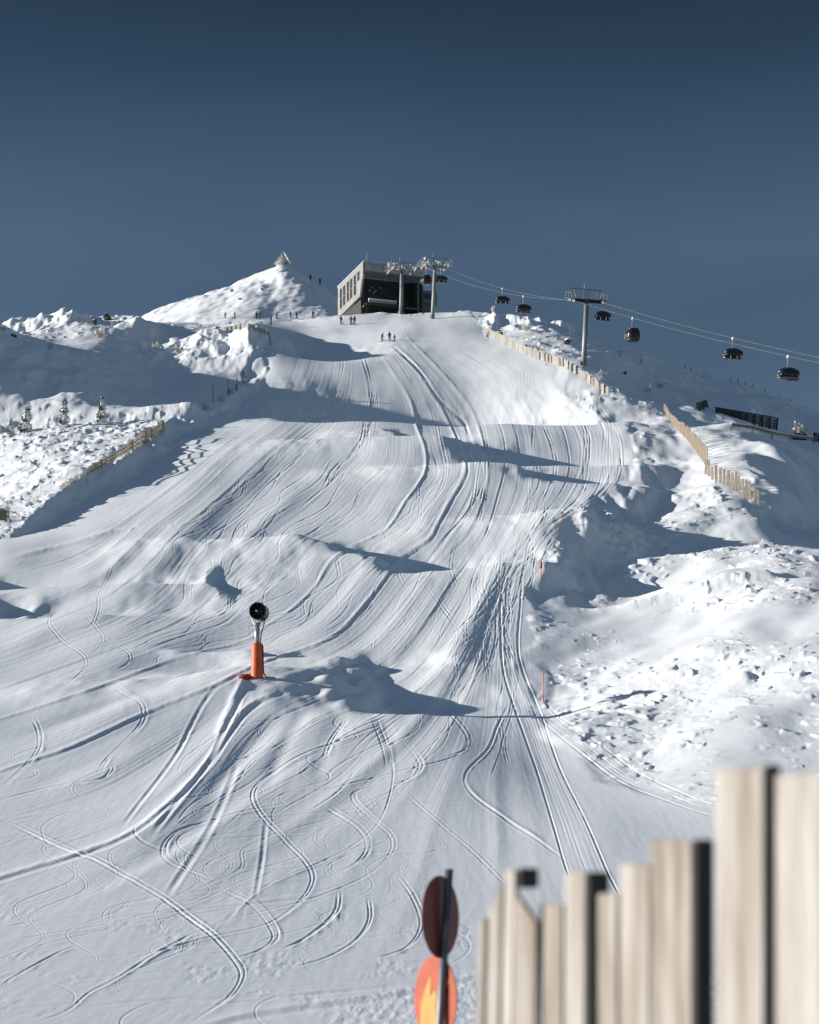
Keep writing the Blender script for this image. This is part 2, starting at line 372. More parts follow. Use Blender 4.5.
# ski tracks (pairs of ruts)
SK = [
 ([(0,819),(65,851),(96,863),(137,885),(161,899),(191,921),(212,937),(232,959),(240,976),(229,996),(205,1013),(180,1030)], 1.35, 5),
 ([(400,718),(360,735),(310,752),(281,767),(258,784),(251,798),(258,815),(281,839),(302,860),(311,877),(305,894),(288,911),(261,926),(200,940),(120,962)], 1.2, 4),
 ([(322,807),(343,819),(360,832),(366,847),(357,862),(335,874)], 1.2, 5),
 ([(398,738),(415,757),(418,771),(398,784),(357,791),(353,802),(374,822),(391,839),(388,856),(370,873),(336,890),(290,905),(220,922)], 1.1, 4),
 ([(385,722),(388,740),(393,778),(381,819),(357,843),(326,860),(260,890),(220,928)], 1.1, 0),
 ([(468,728),(466,742),(459,754),(432,764),(391,774),(330,790),(285,795),(272,806),(285,818)], 1.0, 3),
 ([(512,700),(498,725),(488,749),(466,773),(471,793),(508,821),(540,842),(570,864)], 1.6, 0),
 ([(338,890),(333,914),(305,938),(280,950)], 1.5, 4), ([(367,894),(368,921),(353,942),(323,959),(290,968)], 1.4, 3),
 ([(394,873),(411,897),(420,925),(405,948),(370,960)], 1.1, 4),
 ([(220,890),(250,905),(268,925),(272,940),(255,952),(230,960)], 1.2, 6),
 ([(290,880),(239,887),(191,894),(126,904),(106,911),(103,921),(109,932)], 1.1, 7),
 ([(280,866),(230,887),(191,905),(140,916),(100,926),(0,942)], 1.2, 0),
 ([(290,805),(253,812),(191,827),(168,839),(161,853),(171,866),(212,880)], 1.1, 5),
 ([(300,818),(250,832),(190,842),(176,857),(190,872),(225,886)], .9, 0),
 ([(0,969),(34,948),(102,931),(171,918),(260,905)], 1.0, 0), ([(0,990),(10,979),(55,954),(75,947)], 1.1, 4),
 ([(34,1024),(68,1010),(89,993),(116,979),(154,955),(200,930)], 1.6, 0),
 ([(61,612),(48,626),(58,640),(82,657),(84,671),(66,687)], .9, 3), ([(113,565),(99,599),(97,616),(89,630),(68,633),(66,624)], .9, 3),
 ([(82,618),(102,637),(99,650),(84,660)], .8, 3), ([(102,640),(126,654),(129,664),(116,672)], .9, 3),
 ([(109,685),(137,702),(142,719),(130,736),(105,760),(95,778)], 1.1, 4), ([(31,717),(38,736),(33,757),(0,788)], 1.1, 4),
 ([(421,580),(450,621),(472,650),(476,665),(465,683),(440,700)], .8, 3), ([(472,584),(487,606),(483,635),(466,652)], .8, 3),
 ([(439,606),(454,628),(454,650),(437,674)], .8, 3), ([(447,712),(465,734),(465,749),(444,758)], 1.0, 4),
 ([(395,562),(400,580),(410,592)], .8, 3), ([(470,530),(455,545),(450,570),(458,590)], .8, 3),
 ([(372,655),(375,640),(400,628),(410,610)], .8, 3), ([(345,720),(330,740),(322,760)], 1.2, 4),
 ([(372,722),(382,748),(386,768)], 1.1, 5),
 ([(106,763),(110,770),(96,780),(50,787),(0,800)], 1.2, 4),
 ([(0,928),(50,920),(110,917)], 1.0, 3), 
 ([(400,790),(440,825),(470,850),(500,880),(520,902)], .9, 4),
 ([(240,760),(262,748),(275,735)], 1.0, 3),
]
for pts, w, gap in SK:
    mod = np.clip(rng.normal(.95, .25, 8), .4, 1.4)
    press(pts, w * .72, .36, 'groove', mod=mod)
    if w > 1.05: press(pts, w * 1.5, .2, 'ridge', off=(gap + 2.6, -.6), mod=np.clip(rng.normal(.3,.6,16), 0, 1.4))
    if gap: press(pts, w * .66, .30, 'groove', off=(gap, -gap * .35), mod=mod)
press([(240,760),(222,805),(205,840),(165,900)], 2.6, .16, 'groove'); press([(266,820),(262,860),(255,900)], 2.0, .14, 'groove')
# the two vehicle trails
T1 = [(509,556),(501,599),(501,640),(503,670),(513,704),(536,769),(553,824),(566,868),(585,920)]
T2 = [(524,556),(520,610),(518,646),(523,672),(542,718),(560,769),(587,824),(611,879),(640,930)]
def between(A, B, f):
    t = np.linspace(0, 1, 24)
    def res(L):
        L = smooth_line(L, 6); s = np.r_[0, np.cumsum(np.hypot(*np.diff(L, axis=0).T))]; s /= s[-1]
        return np.c_[np.interp(t, s, L[:,0]), np.interp(t, s, L[:,1])]
    return res(A) * (1 - f) + res(B) * f
press(T1, .95, .5, 'groove'); press(T2, .95, .5, 'groove')
for f in (.14,.25,.36,.47,.57,.68,.78,.9): press(between(T1, T2, f), .8, .2, rng.choice(['groove','ridge']), 3, np.clip(rng.normal(.7,.4,16),.1,1.5))
V1 = [(528,704),(542,721),(577,750),(618,781),(659,798),(713,816),(800,836)]
V2 = [(530,690),(545,704),(560,717),(604,748),(638,773),(679,792),(717,806),(810,826)]
press(V1, .85, .4, 'groove'); press(V2, .85, .4, 'groove')
for f in (.2,.35,.5,.65,.8): press(between(V1, V2, f), .8, .25, 'groove', 3, np.clip(rng.normal(.7,.5,20),0,1.6))
# little wandering ski tracks higher up the run
for q in range(150):
    a = rj(1.4, 8.6); L = guide_at(a); n = len(L)
    i0_ = int(rj(18, 50)); i1_ = min(n - 2, i0_ + int(rj(6, 26)))
    seg = L[i0_:i1_].copy()
    if len(seg) < 4: continue
    ph = rj(0, 6.28); fr = rj(.5, 1.3); am = rj(2, 8) * np.clip((seg[:,1] - 300) / 250, .15, 1.2)
    seg[:,0] += np.sin(np.arange(len(seg)) * fr + ph) * am
    press(seg, rj(.65, .85), rj(.14, .32), 'groove', 4, np.clip(rng.normal(.8,.4,9),.05,1.4))
    if rj(0, 1) < .6: press(seg, rj(.65, .8), rj(.12, .26), 'groove', 4, off=(2.4, -.6))
for q in range(30):                                   # fine linked turns
    x, y = rj(40, 470), rj(700, 860); ln = int(rj(4, 8)); dx_ = rj(-26, -4); am = rj(9, 24); dy_ = rj(17, 30); pts = []
    for z_ in range(ln): pts.append((x + dx_ * z_ + am * (-1) ** z_, y + dy_ * z_))
    press(pts, rj(.6, .8), rj(.14, .30), 'groove', mod=np.clip(rng.normal(.8, .35, 10), .1, 1.4))
    if rj(0, 1) < .7: press(pts, rj(.55, .7), rj(.12, .24), 'groove', off=(rj(2.2, 4), -.8))
for q in range(7):                                   # skidded turns lower down
    x, y = rj(0, 470), rj(800, 1010); s = rj(.5, 1.2); e = rng.choice([-1, 1])
    pts = [(x, y), (x + e*28*s, y + 8*s), (x + e*44*s, y + 20*s), (x + e*36*s, y + 36*s), (x + e*8*s, y + 47*s), (x - e*40*s, y + 55*s)]
    press(pts, rj(.7, 1.1), rj(.12, .24), 'groove')
for q in range(130):                                   # long shallow scrapes across the flat
    x, y = rj(-60, 420), rj(800, 1018); ln = rj(40, 260)
    press([(x, y), (x + ln*.5, y - ln*.03 - rj(0, 5)), (x + ln, y - ln*.10)], rj(.6, 1.2), rj(.07, .22), rng.choice(['groove','ridge','step']), 4)
press([(180,1034),(254,1015),(391,995),(473,978),(560,968)], 3.0, .45, 'step')
press([(60,1010),(160,1000),(290,996),(420,984)], 1.6, .3, 'groove')
# lip at the foot of the gun
gx, gr_ = 258, 680
press([(246,676),(238,690),(226,716),(216,740)], 3.2, .40, 'ridge')
TRK *= np.clip(1 + .22 * fbm(XX[I0:] / .45, YY[I0:] / 1.8, 2, 131) + .4 * fbm(XX[I0:] / 2.5, YY[I0:] / 9, 2, 137), .2, 1.9)
Z[I0:] += TRK + SOFT
# rough churned patches
near_rough = .5 * np.exp(-((R - 1008 - (PX[None,:]) * .0) / 10) ** 2) * (PX[None,:] < 200) * (fbm(XX[I0:]/1.5, YY[I0:]/6, 2, 98) > .1) + sstep(R, 1000 - (PX[None,:]-300)*.14, 1006 - (PX[None,:]-300)*.14) * sstep(PX[None,:], 280, 380)
rx = XX[I0:]; ry = YY[I0:]
Z[I0:] += np.clip(near_rough, 0, 1) * fbm(rx / .22, ry / 1.2, 3, 91) * .008
chop = sstep(R, 850, 950) * sstep(fbm(rx / 2.2, ry / 7, 3, 141), .12, .5) * (PX[None,:] < 470)
Z[I0:] += chop * fbm(rx / .22, ry / 1.3, 3, 143) * .007
band = sstep(R, 300, 420)
Z[I0:] += groom[I0:] * fbm(rx / .35, ry / 3.0, 2, 95) * .0025
# ------------------------------------------------------------------ materials
def mat(name, col, rough=.6, metal=0, var=0, scale=8, bump=0, bscale=30, spec=.5, col2=None, stretch=(1,1,1), alpha=None, trans=0):
    m = bpy.data.materials.new(name); m.use_nodes = True
    nt = m.node_tree; b = nt.nodes['Principled BSDF']
    b.inputs['Base Color'].default_value = (*col, 1); b.inputs['Roughness'].default_value = rough
    b.inputs['Metallic'].default_value = metal; b.inputs['Specular IOR Level'].default_value = spec
    if trans: b.inputs['Transmission Weight'].default_value = trans
    tc = nt.nodes.new('ShaderNodeTexCoord'); mp = nt.nodes.new('ShaderNodeMapping'); mp.inputs['Scale'].default_value = stretch
    nt.links.new(tc.outputs['Object'], mp.inputs['Vector'])
    if var or col2:
        n = nt.nodes.new('ShaderNodeTexNoise'); n.inputs['Scale'].default_value = scale; n.inputs['Detail'].default_value = 5
        nt.links.new(mp.outputs[0], n.inputs['Vector'])
        cr = nt.nodes.new('ShaderNodeValToRGB'); nt.links.new(n.outputs['Fac'], cr.inputs['Fac'])
        c2 = col2 or tuple(c * (1 - var) for c in col); c1 = col if col2 else tuple(min(1, c * (1 + var)) for c in col)
        cr.color_ramp.elements[0].position = .36; cr.color_ramp.elements[1].position = .64
        cr.color_ramp.elements[0].color = (*c2, 1); cr.color_ramp.elements[1].color = (*c1, 1)
        nt.links.new(cr.outputs[0], b.inputs['Base Color'])
    if bump:
        n2 = nt.nodes.new('ShaderNodeTexNoise'); n2.inputs['Scale'].default_value = bscale; n2.inputs['Detail'].default_value = 4
        nt.links.new(mp.outputs[0], n2.inputs['Vector'])
        bp = nt.nodes.new('ShaderNodeBump'); bp.inputs['Strength'].default_value = bump; bp.inputs['Distance'].default_value = .02
        nt.links.new(n2.outputs['Fac'], bp.inputs['Height']); nt.links.new(bp.outputs[0], b.inputs['Normal'])
    return m

def snow_material():
    m = bpy.data.materials.new('snow'); m.use_nodes = True; nt = m.node_tree; b = nt.nodes['Principled BSDF']
    tc = nt.nodes.new('ShaderNodeTexCoord')
    n = nt.nodes.new('ShaderNodeTexNoise'); n.inputs['Scale'].default_value = .12; n.inputs['Detail'].default_value = 6
    mp = nt.nodes.new('ShaderNodeMapping'); mp.inputs['Scale'].default_value = (1, .35, 1)
    nt.links.new(tc.outputs['Object'], mp.inputs[0]); nt.links.new(mp.outputs[0], n.inputs['Vector'])
    cr = nt.nodes.new('ShaderNodeValToRGB'); nt.links.new(n.outputs['Fac'], cr.inputs[0])
    cr.color_ramp.elements[0].position = .35; cr.color_ramp.elements[1].position = .65
    cr.color_ramp.elements[0].color = (.80, .82, .84, 1); cr.color_ramp.elements[1].color = (.87, .875, .88, 1)
    nt.links.new(cr.outputs[0], b.inputs['Base Color'])
    b.inputs['Roughness'].default_value = .75; b.inputs['Specular IOR Level'].default_value = .15
    n2 = nt.nodes.new('ShaderNodeTexNoise'); n2.inputs['Scale'].default_value = 5; n2.inputs['Detail'].default_value = 5
    mp2 = nt.nodes.new('ShaderNodeMapping'); mp2.inputs['Scale'].default_value = (1, .3, .5)
    nt.links.new(tc.outputs['Object'], mp2.inputs[0]); nt.links.new(mp2.outputs[0], n2.inputs['Vector'])
    bp = nt.nodes.new('ShaderNodeBump'); bp.inputs['Strength'].default_value = .2; bp.inputs['Distance'].default_value = .012
    nt.links.new(n2.outputs['Fac'], bp.inputs['Height']); nt.links.new(bp.outputs[0], b.inputs['Normal'])
    return m
SNOW = snow_material()

def terrain_mesh():
    nr, nc = Z.shape
    co = np.empty((nr * nc, 3), np.float32)
    co[:,0] = XX.ravel(); co[:,1] = YY.ravel(); co[:,2] = Z.ravel()
    idx = np.arange(nr * nc, dtype=np.int32).reshape(nr, nc)
    q = np.stack([idx[:-1,:-1], idx[:-1,1:], idx[1:,1:], idx[1:,:-1]], -1).reshape(-1, 4)
    me = bpy.data.meshes.new('snow_slope')
    me.vertices.add(nr * nc); me.vertices.foreach_set('co', co.ravel())
    me.loops.add(q.size); me.loops.foreach_set('vertex_index', q.ravel())
    me.polygons.add(len(q)); me.polygons.foreach_set('loop_start', np.arange(0, q.size, 4, dtype=np.int32))
    me.update(calc_edges=True)
    me.polygons.foreach_set('use_smooth', np.ones(len(q), bool))
    me.materials.append(SNOW)
    o = bpy.data.objects.new('snow_slope', me); COL.objects.link(o); o['kind'] = 'structure'
    return o
terrain_mesh()

# ------------------------------------------------------------------ sky, sun, camera
w = bpy.data.worlds.new('World'); SC.world = w; w.use_nodes = True
nt = w.node_tree; bg = nt.nodes['Background']
sky = nt.nodes.new('ShaderNodeTexSky'); sky.sky_type = 'NISHITA'; sky.sun_disc = False
sky.sun_elevation = SUN_EL; sky.sun_rotation = math.radians(-90)
sky.altitude = 2200; sky.air_density = 1.0; sky.dust_density = .3; sky.ozone_density = 1.6
hs = nt.nodes.new('ShaderNodeHueSaturation'); hs.inputs['Saturation'].default_value = SKY_SAT
nt.links.new(sky.outputs[0], hs.inputs['Color'])
tc = nt.nodes.new('ShaderNodeTexCoord'); sx = nt.nodes.new('ShaderNodeSeparateXYZ'); nt.links.new(tc.outputs['Generated'], sx.inputs[0])
rp = nt.nodes.new('ShaderNodeValToRGB'); nt.links.new(sx.outputs['Z'], rp.inputs[0])
rp.color_ramp.interpolation = 'CARDINAL'; els = rp.color_ramp.elements
for k, (p_, c_) in enumerate(SKY_RAMP):
    e = els[k] if k < 2 else els.new(p_)
    e.position = p_; e.color = (*c_, 1)
mx = nt.nodes.new('ShaderNodeMix'); mx.data_type = 'RGBA'; mx.blend_type = 'MULTIPLY'; mx.inputs['Factor'].default_value = 1
nt.links.new(hs.outputs[0], mx.inputs[6]); nt.links.new(rp.outputs[0], mx.inputs[7])
hz = nt.nodes.new('ShaderNodeTexNoise'); hz.inputs['Scale'].default_value = 5; hz.inputs['Detail'].default_value = 5   # thin high haze
hm = nt.nodes.new('ShaderNodeMapping'); hm.inputs['Scale'].default_value = (1, 1, 3.2); hm.inputs['Rotation'].default_value = (0, .25, 0)
nt.links.new(tc.outputs['Generated'], hm.inputs[0]); nt.links.new(hm.outputs[0], hz.inputs['Vector'])
hr = nt.nodes.new('ShaderNodeMapRange'); hr.inputs[1].default_value = .3; hr.inputs[2].default_value = .7; hr.inputs[3].default_value = .90; hr.inputs[4].default_value = 1.10
nt.links.new(hz.outputs['Fac'], hr.inputs[0])
m2 = nt.nodes.new('ShaderNodeMix'); m2.data_type = 'RGBA'; m2.blend_type = 'MULTIPLY'; m2.inputs['Factor'].default_value = 1
nt.links.new(mx.outputs[2], m2.inputs[6]); nt.links.new(hr.outputs[0], m2.inputs[7])
nt.links.new(m2.outputs[2], bg.inputs['Color']); bg.inputs['Strength'].default_value = SKY_STR
sl = bpy.data.lights.new('sun', 'SUN'); sl.energy = SUN_STR; sl.angle = math.radians(.5); sl.color = (1, .965, .92)
so = bpy.data.objects.new('sun', sl); COL.objects.link(so)
sdir = Vector((-math.cos(SUN_EL), 0.0, math.sin(SUN_EL)))
so.rotation_euler = (sdir).to_track_quat('Z', 'Y').to_euler()
cam = bpy.data.cameras.new('camera'); co_ = bpy.data.objects.new('camera', cam); COL.objects.link(co_)
co_.location = (0, 0, 0); co_.rotation_euler = (math.radians(90), 0, 0)
cam.sensor_width = 36; cam.sensor_fit = 'AUTO'; cam.lens = F * 36 / 1024; cam.shift_y = (HY - 512) / 1024
cam.clip_end = 6000; cam.clip_start = .1
cam.dof.use_dof = True; cam.dof.focus_distance = 210; cam.dof.aperture_fstop = cam.lens / 1000 / .038
SC.camera = co_
SC.view_settings.view_transform = 'Standard'; SC.view_settings.look = 'None'; SC.view_settings.gamma = 1
SC.view_settings.exposure = EXPO
# ------------------------------------------------------------------ modelling kit
class MB:
    def __init__(s): s.bm = bmesh.new(); s.mi = 0
    def _f(s, vs):
        try: f = s.bm.faces.new(vs); f.material_index = s.mi; return f
        except ValueError: return None
    def box(s, c, size, rot=None, taper=1.0):
        hx, hy, hz = [v / 2 for v in size]; c = Vector(c); R_ = rot or Matrix.Identity(3); vs = []
        for z in (-hz, hz):
            k = taper if z > 0 else 1
            for x, y in ((-hx,-hy),(hx,-hy),(hx,hy),(-hx,hy)): vs.append(s.bm.verts.new(c + R_ @ Vector((x*k, y*k, z))))
        for q in ((3,2,1,0),(4,5,6,7),(0,1,5,4),(1,2,6,5),(2,3,7,6),(3,0,4,7)): s._f([vs[i] for i in q])
        return s
    def beam(s, a, b, w, h=None, up=(0,0,1)):
        a = Vector(a); b = Vector(b); h = h or w; z = (b - a); L = z.length; z.normalize()
        u = Vector(up); x = u.cross(z)
        if x.length < 1e-4: x = Vector((1,0,0)).cross(z)
        x.normalize(); y = z.cross(x); R_ = Matrix((x, y, z)).transposed()
        return s.box((a + b) / 2, (w, h, L), R_)
    def tube(s, a, b, r0, r1=None, n=10, caps=True):
        a = Vector(a); b = Vector(b); r1 = r0 if r1 is None else r1; z = (b - a).normalized()
        x = z.orthogonal().normalized(); y = z.cross(x); A = []; B = []
        for k in range(n):
            t = 2 * math.pi * k / n; dvec = x * math.cos(t) + y * math.sin(t)
            A.append(s.bm.verts.new(a + dvec * r0)); B.append(s.bm.verts.new(b + dvec * r1))
        for k in range(n):
            f = s._f([A[k], A[(k+1) % n], B[(k+1) % n], B[k]])
            if f: f.smooth = True
        if caps: s._f(A[::-1]); s._f(B)
        return s
    def path(s, pts, r, n=6):
        for a, b in zip(pts, pts[1:]): s.tube(a, b, r, n=n)
        return s
    def prism(s, poly, axis, t0, t1):
        """poly in the plane across axis ('x','y','z'), extruded t0..t1"""
        def P(u, v, t): return {'x': (t, u, v), 'y': (u, t, v), 'z': (u, v, t)}[axis]
        A = [s.bm.verts.new(P(u, v, t0)) for u, v in poly]; B = [s.bm.verts.new(P(u, v, t1)) for u, v in poly]
        s._f(A); s._f(B[::-1]); n = len(poly)
        for k in range(n): s._f([A[k], B[k], B[(k+1) % n], A[(k+1) % n]])
        return s
    def disc(s, c, nrm, r, t, n=32):
        nrm = Vector(nrm).normalized(); c = Vector(c); return s.tube(c - nrm * t / 2, c + nrm * t / 2, r, n=n)
    def lathe(s, prof, c=(0,0,0), axis=(0,0,1), n=24):
        z = Vector(axis).normalized(); x = z.orthogonal().normalized(); y = z.cross(x); c = Vector(c); rings = []
        for r, h in prof:
            rings.append([s.bm.verts.new(c + z*h + (x*math.cos(2*math.pi*k/n) + y*math.sin(2*math.pi*k/n)) * max(r, 1e-4)) for k in range(n)])
        for A, B in zip(rings, rings[1:]):
            for k in range(n):
                f = s._f([A[k], A[(k+1)%n], B[(k+1)%n], B[k]])
                if f: f.smooth = True
        return s
    def blob(s, c, r, sub=2, jag=.2, seed=0, sq=(1,1,1)):
        r_ = bmesh.ops.create_icosphere(s.bm, subdivisions=sub, radius=1); rr = random.Random(seed)
        off = Vector((rr.uniform(0,99), rr.uniform(0,99), rr.uniform(0,99)))
        from mathutils import noise as mn
        for v in r_['verts']:
            p = v.co.copy(); k = 1 + jag * mn.noise(p * 1.6 + off) + jag * .5 * mn.noise(p * 4 + off)
            v.co = Vector(c) + Vector((p.x * r * sq[0], p.y * r * sq[1], p.z * r * sq[2])) * k
        return s
    def build(s, name, m, parent=None, bevel=0, loc=None, smooth=False):
        bmesh.ops.recalc_face_normals(s.bm, faces=s.bm.faces)
        if bevel: bmesh.ops.bevel(s.bm, geom=s.bm.edges[:], offset=bevel, segments=1, affect='EDGES', clamp_overlap=True)
        me = bpy.data.meshes.new(name); s.bm.to_mesh(me); s.bm.free()
        for mm in (m if isinstance(m, (list, tuple)) else [m]): me.materials.append(mm)
        if smooth: me.polygons.foreach_set('use_smooth', [True] * len(me.polygons))
        o = bpy.data.objects.new(name, me); COL.objects.link(o)
        if parent: o.parent = parent
        if loc is not None: o.location = loc
        return o
def tag(o, label, cat, group=None):
    o['label'] = label; o['category'] = cat
    if group: o['group'] = group
    return o
def thing(name, label, cat, loc, rz=0, group=None):
    o = bpy.data.objects.new(name, None); o.empty_display_size = .2; COL.objects.link(o); o.location = loc; o.rotation_euler = (0, 0, rz)
    return tag(o, label, cat, group)
KIDS = {}
def copy_tree(o, parent=None):
    c = o.copy(); COL.objects.link(c)
    if parent: c.parent = parent
    for ch in list(o.children): copy_tree(ch, c)
    return c
def copy_thing(o, loc, label, rz=None, scale=None, group=None):
    c = copy_tree(o); c.location = loc; c['label'] = label
    if rz is not None: c.rotation_euler = (0, 0, rz)
    if scale: c.scale = (scale,) * 3
    if group: c['group'] = group
    return c
def at(px, row, d): return Vector(((px - CX) * d / F, d, (HY - row) * d / F))

WOOD = mat('weathered_wood', (.31,.25,.185), .8, col2=(.20,.155,.11), scale=3, stretch=(6,6,.5), bump=.3, bscale=8)
PALE = mat('pale_sawn_wood', (.54,.495,.45), .75, col2=(.30,.245,.19), scale=2.2, stretch=(9,9,.45), bump=.4, bscale=10)
PALE2 = mat('pale_sawn_wood_knotty', (.47,.425,.375), .75, col2=(.24,.185,.135), scale=2.6, stretch=(7,7,.5), bump=.4, bscale=10)
SHADEWOOD = mat('shade_black_wood', (.020,.017,.016), .8, var=.4, scale=5, stretch=(4,4,.6), bump=.3)  # near-black: shade in the fence gaps put into the colour; bracket uses it too
FROST = mat('frosted_wood', (.58,.54,.49), .8, col2=(.44,.385,.335), scale=2, stretch=(3,3,.6))
GREYWOOD = mat('grey_weathered_wood', (.52,.46,.39), .85, col2=(.38,.32,.26), scale=2, stretch=(5,5,.5))
STEEL = mat('galvanised_steel', (.24,.245,.25), .5, .3, var=.15, scale=3)
STEELL = mat('frosted_steel', (.34,.34,.34), .6, .1, col2=(.20,.21,.22), scale=1.2)
DARKST = mat('dark_steel', (.014,.015,.017), .6, .0, var=.3)
BLACK = mat('black_plastic', (.012,.012,.014), .35, var=.3)
GLASS = mat('smoked_glass', (.02,.024,.03), .12, 0, spec=.6, var=.2, scale=.5)
CONC = mat('concrete_panel', (.27,.26,.245), .8, col2=(.21,.20,.19), scale=.6, bump=.15)
FASC = mat('grey_metal_cladding', (.30,.31,.33), .5, .1, var=.12, scale=.8)
FASC2 = mat('anthracite_cladding', (.10,.105,.115), .5, .1, var=.2, scale=.8)
BROWN = mat('brown_timber_cladding', (.032,.027,.024), .8, var=.3, scale=3)
ORANGE = mat('orange_padding', (.64,.095,.02), .55, col2=(.50,.055,.014), scale=2.5, bump=.3, bscale=6)
REDM = mat('red_netting', (.62,.12,.09), .8, col2=(.42,.06,.05), scale=9)
REDP = mat('red_marker_paint', (.66,.08,.05), .5, var=.2)
SNOWO = mat('settled_snow', (.85,.86,.87), .75, var=.04, spec=.15, bump=.3, bscale=12)
NEEDLE = mat('dark_needles', (.030,.032,.022), .8, col2=(.016,.019,.013), scale=4)
BARK = mat('bark', (.09,.065,.045), .9, var=.4, bump=.4)
RIME = mat('rime', (.78,.76,.72), .8, col2=(.58,.52,.44), scale=3, spec=.15)
ROCK = mat('bare_rock', (.11,.10,.09), .9, col2=(.05,.048,.045), scale=1.4, bump=.5, bscale=4)
# ------------------------------------------------------------------ foreground paling fence
fx, fy = 1.151, 6.5; fdir = Vector((-.375, .927, 0))
def fence_pt(px):
    r = (px - CX) / F; s = (fx - r * fy) / (r * fdir.y - fdir.x); return Vector((fx, fy, 0)) + fdir * s
fg = thing('paling_fence', 'tall pale plank fence at the lower right, out of focus and nearest the camera', 'fence', (fence_pt(650).x, fence_pt(650).y, -1.75))
f0 = fg.location
nrm = math.radians(38)
planks = [  # left, right, top left row, top right row, lean, material
 (776,836,772,774,0,PALE),(715,765,768,768,-.006,PALE),(650,692,838,842,0,PALE2),(619,650,862,866,.004,PALE),(597,618,893,893,0,PALE2),
 (564,586,872,872,.006,PALE),(543,563,903,905,.008,PALE),(514,537,891,922,.02,PALE2),(504,516,868,870,.03,PALE),(488,503,912,880,.035,PALE2),(479,486,918,918,.045,PALE)]
for (a, b, ta, tb, lean, mm) in planks:
    c = fence_pt((a + b) / 2); wv = (b - a) * c.y / F; wr = wv / math.cos(nrm + math.atan2((a+b)/2 - CX, F) * .0) * .92; th = .028
    ux = Vector((math.cos(nrm), -math.sin(nrm), 0)); uy = Vector((math.sin(nrm), math.cos(nrm), 0))   # along the face, into the fence
    za = (HY - ta) * c.y / F; zb = (HY - tb) * c.y / F; base = -1.95
    m = MB(); P = []
    for (u, zt) in ((-wr/2, za), (wr/2, zb)):
        for t in (0, th):
            P.append((c + ux*u + uy*t + Vector((0,0,zt)), c + ux*(u - lean*(zt-base)*.9) + uy*t + Vector((0,0,base))))
    V = [[m.bm.verts.new(p - f0) for p in q] for q in P]
    (lf, lfb), (lb, lbb), (rf, rfb), (rb, rbb) = V
    for q in ((lf,lfb,rfb,rf),(rb,rbb,lbb,lb),(lb,lbb,lfb,lf),(rf,rfb,rbb,rb),(lf,rf,rb,lb),(lfb,lbb,rbb,rfb)): m._f(q)
    m.build('plank', mm, fg, bevel=.006)
for (a, b, t) in ((763,777,769),(692,709,842),(585,604,874),(564,569,880),(537,545,905),(516,533,870)):  # dark strips behind the gaps, coloured as back boards in shade
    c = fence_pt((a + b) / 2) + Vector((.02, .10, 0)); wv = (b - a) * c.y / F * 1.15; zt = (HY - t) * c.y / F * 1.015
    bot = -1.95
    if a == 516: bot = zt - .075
    m = MB(); m.box(c - f0 + Vector((0, 0, (zt + bot) / 2)), (wv, .07, zt - bot)); m.build('post' if a != 516 else 'bracket', SHADEWOOD, fg, bevel=.008)
a_, b_ = fence_pt(560), fence_pt(840)
for zz in (-.25, -1.25):
    m = MB(); off = Vector((math.sin(nrm), math.cos(nrm), 0)) * .055
    m.beam(fence_pt(476) + off - f0 + Vector((0,0,zz-.05)), fence_pt(845) + off - f0 + Vector((0,0,zz)), .10, .045); m.build('rail', PALE2, fg)

# ------------------------------------------------------------------ two-disc sign seen from behind
sd = 20.0; sp = at(441, 960, sd); zg = ground_z(sp.x, sd)
sg = thing('piste_sign', 'grey pole with a dark red disc above an orange and yellow disc', 'sign', (sp.x, sd, zg))
def sp_at(px, row, dd=0): return at(px, row, sd + dd) - sg.location
m = MB(); m.tube(sp_at(449, 870), Vector((-.10, 0, -.4)), .038, n=20); m.tube(sp_at(449,869), sp_at(449,871), .041, n=20); m.build('pole', mat('grey_pole', (.13,.135,.145), .45, .3, var=.25, scale=6), sg)
MAROON = mat('maroon_disc', (.13,.014,.008), .5, var=.25, scale=3)
ORD = mat('orange_disc', (.34,.052,.012), .5, var=.12, scale=5); YEL = mat('yellow_mark', (.40,.22,.04), .5, var=.12)
def disc_part(px, row, wpx, hpx, side, m_, dd, label):
    r = hpx / 2 * sd / F; ang = math.acos(min(1, wpx / hpx)); n = Vector((side * math.sin(ang), -math.cos(ang), 0))
    c = sp_at(px, row, dd); o = MB().disc(c, n, r, .012, 40).build('sign_disc', m_, sg, bevel=.002); o['label'] = label; return o, c, n, r
disc_part(440.5, 917, 38, 83, 1, MAROON, .03, 'dark red disc in shade')
o2, c2, n2, r2 = disc_part(435.5, 999, 42, 88, -1, ORD, .20, 'orange disc with yellow arrow')
e1 = Vector((0,0,1)).cross(n2).normalized(); 
if e1.x < 0: e1 = -e1
m = MB()
kx = r2 / 21.0; ky = r2 / 44.0
for poly in ([(-13.5,-2),(-4.0,25),(-5.0,2),(1.5,10),(1.5,-36),(-15,-34)], [(9,31),(15,17),(7,4),(5,12)]):
    vs = [m.bm.verts.new(c2 + n2 * .0085 + e1 * x * kx + Vector((0,0,y * ky))) for x, y in poly]; vb = [m.bm.verts.new(v.co - n2 * .004) for v in vs]
    m._f(vs); m._f(vb[::-1])
    for k in range(len(vs)): m._f([vs[k], vb[k], vb[(k+1) % len(vs)], vs[(k+1) % len(vs)]])
m.build('arrow_mark', YEL, o2)

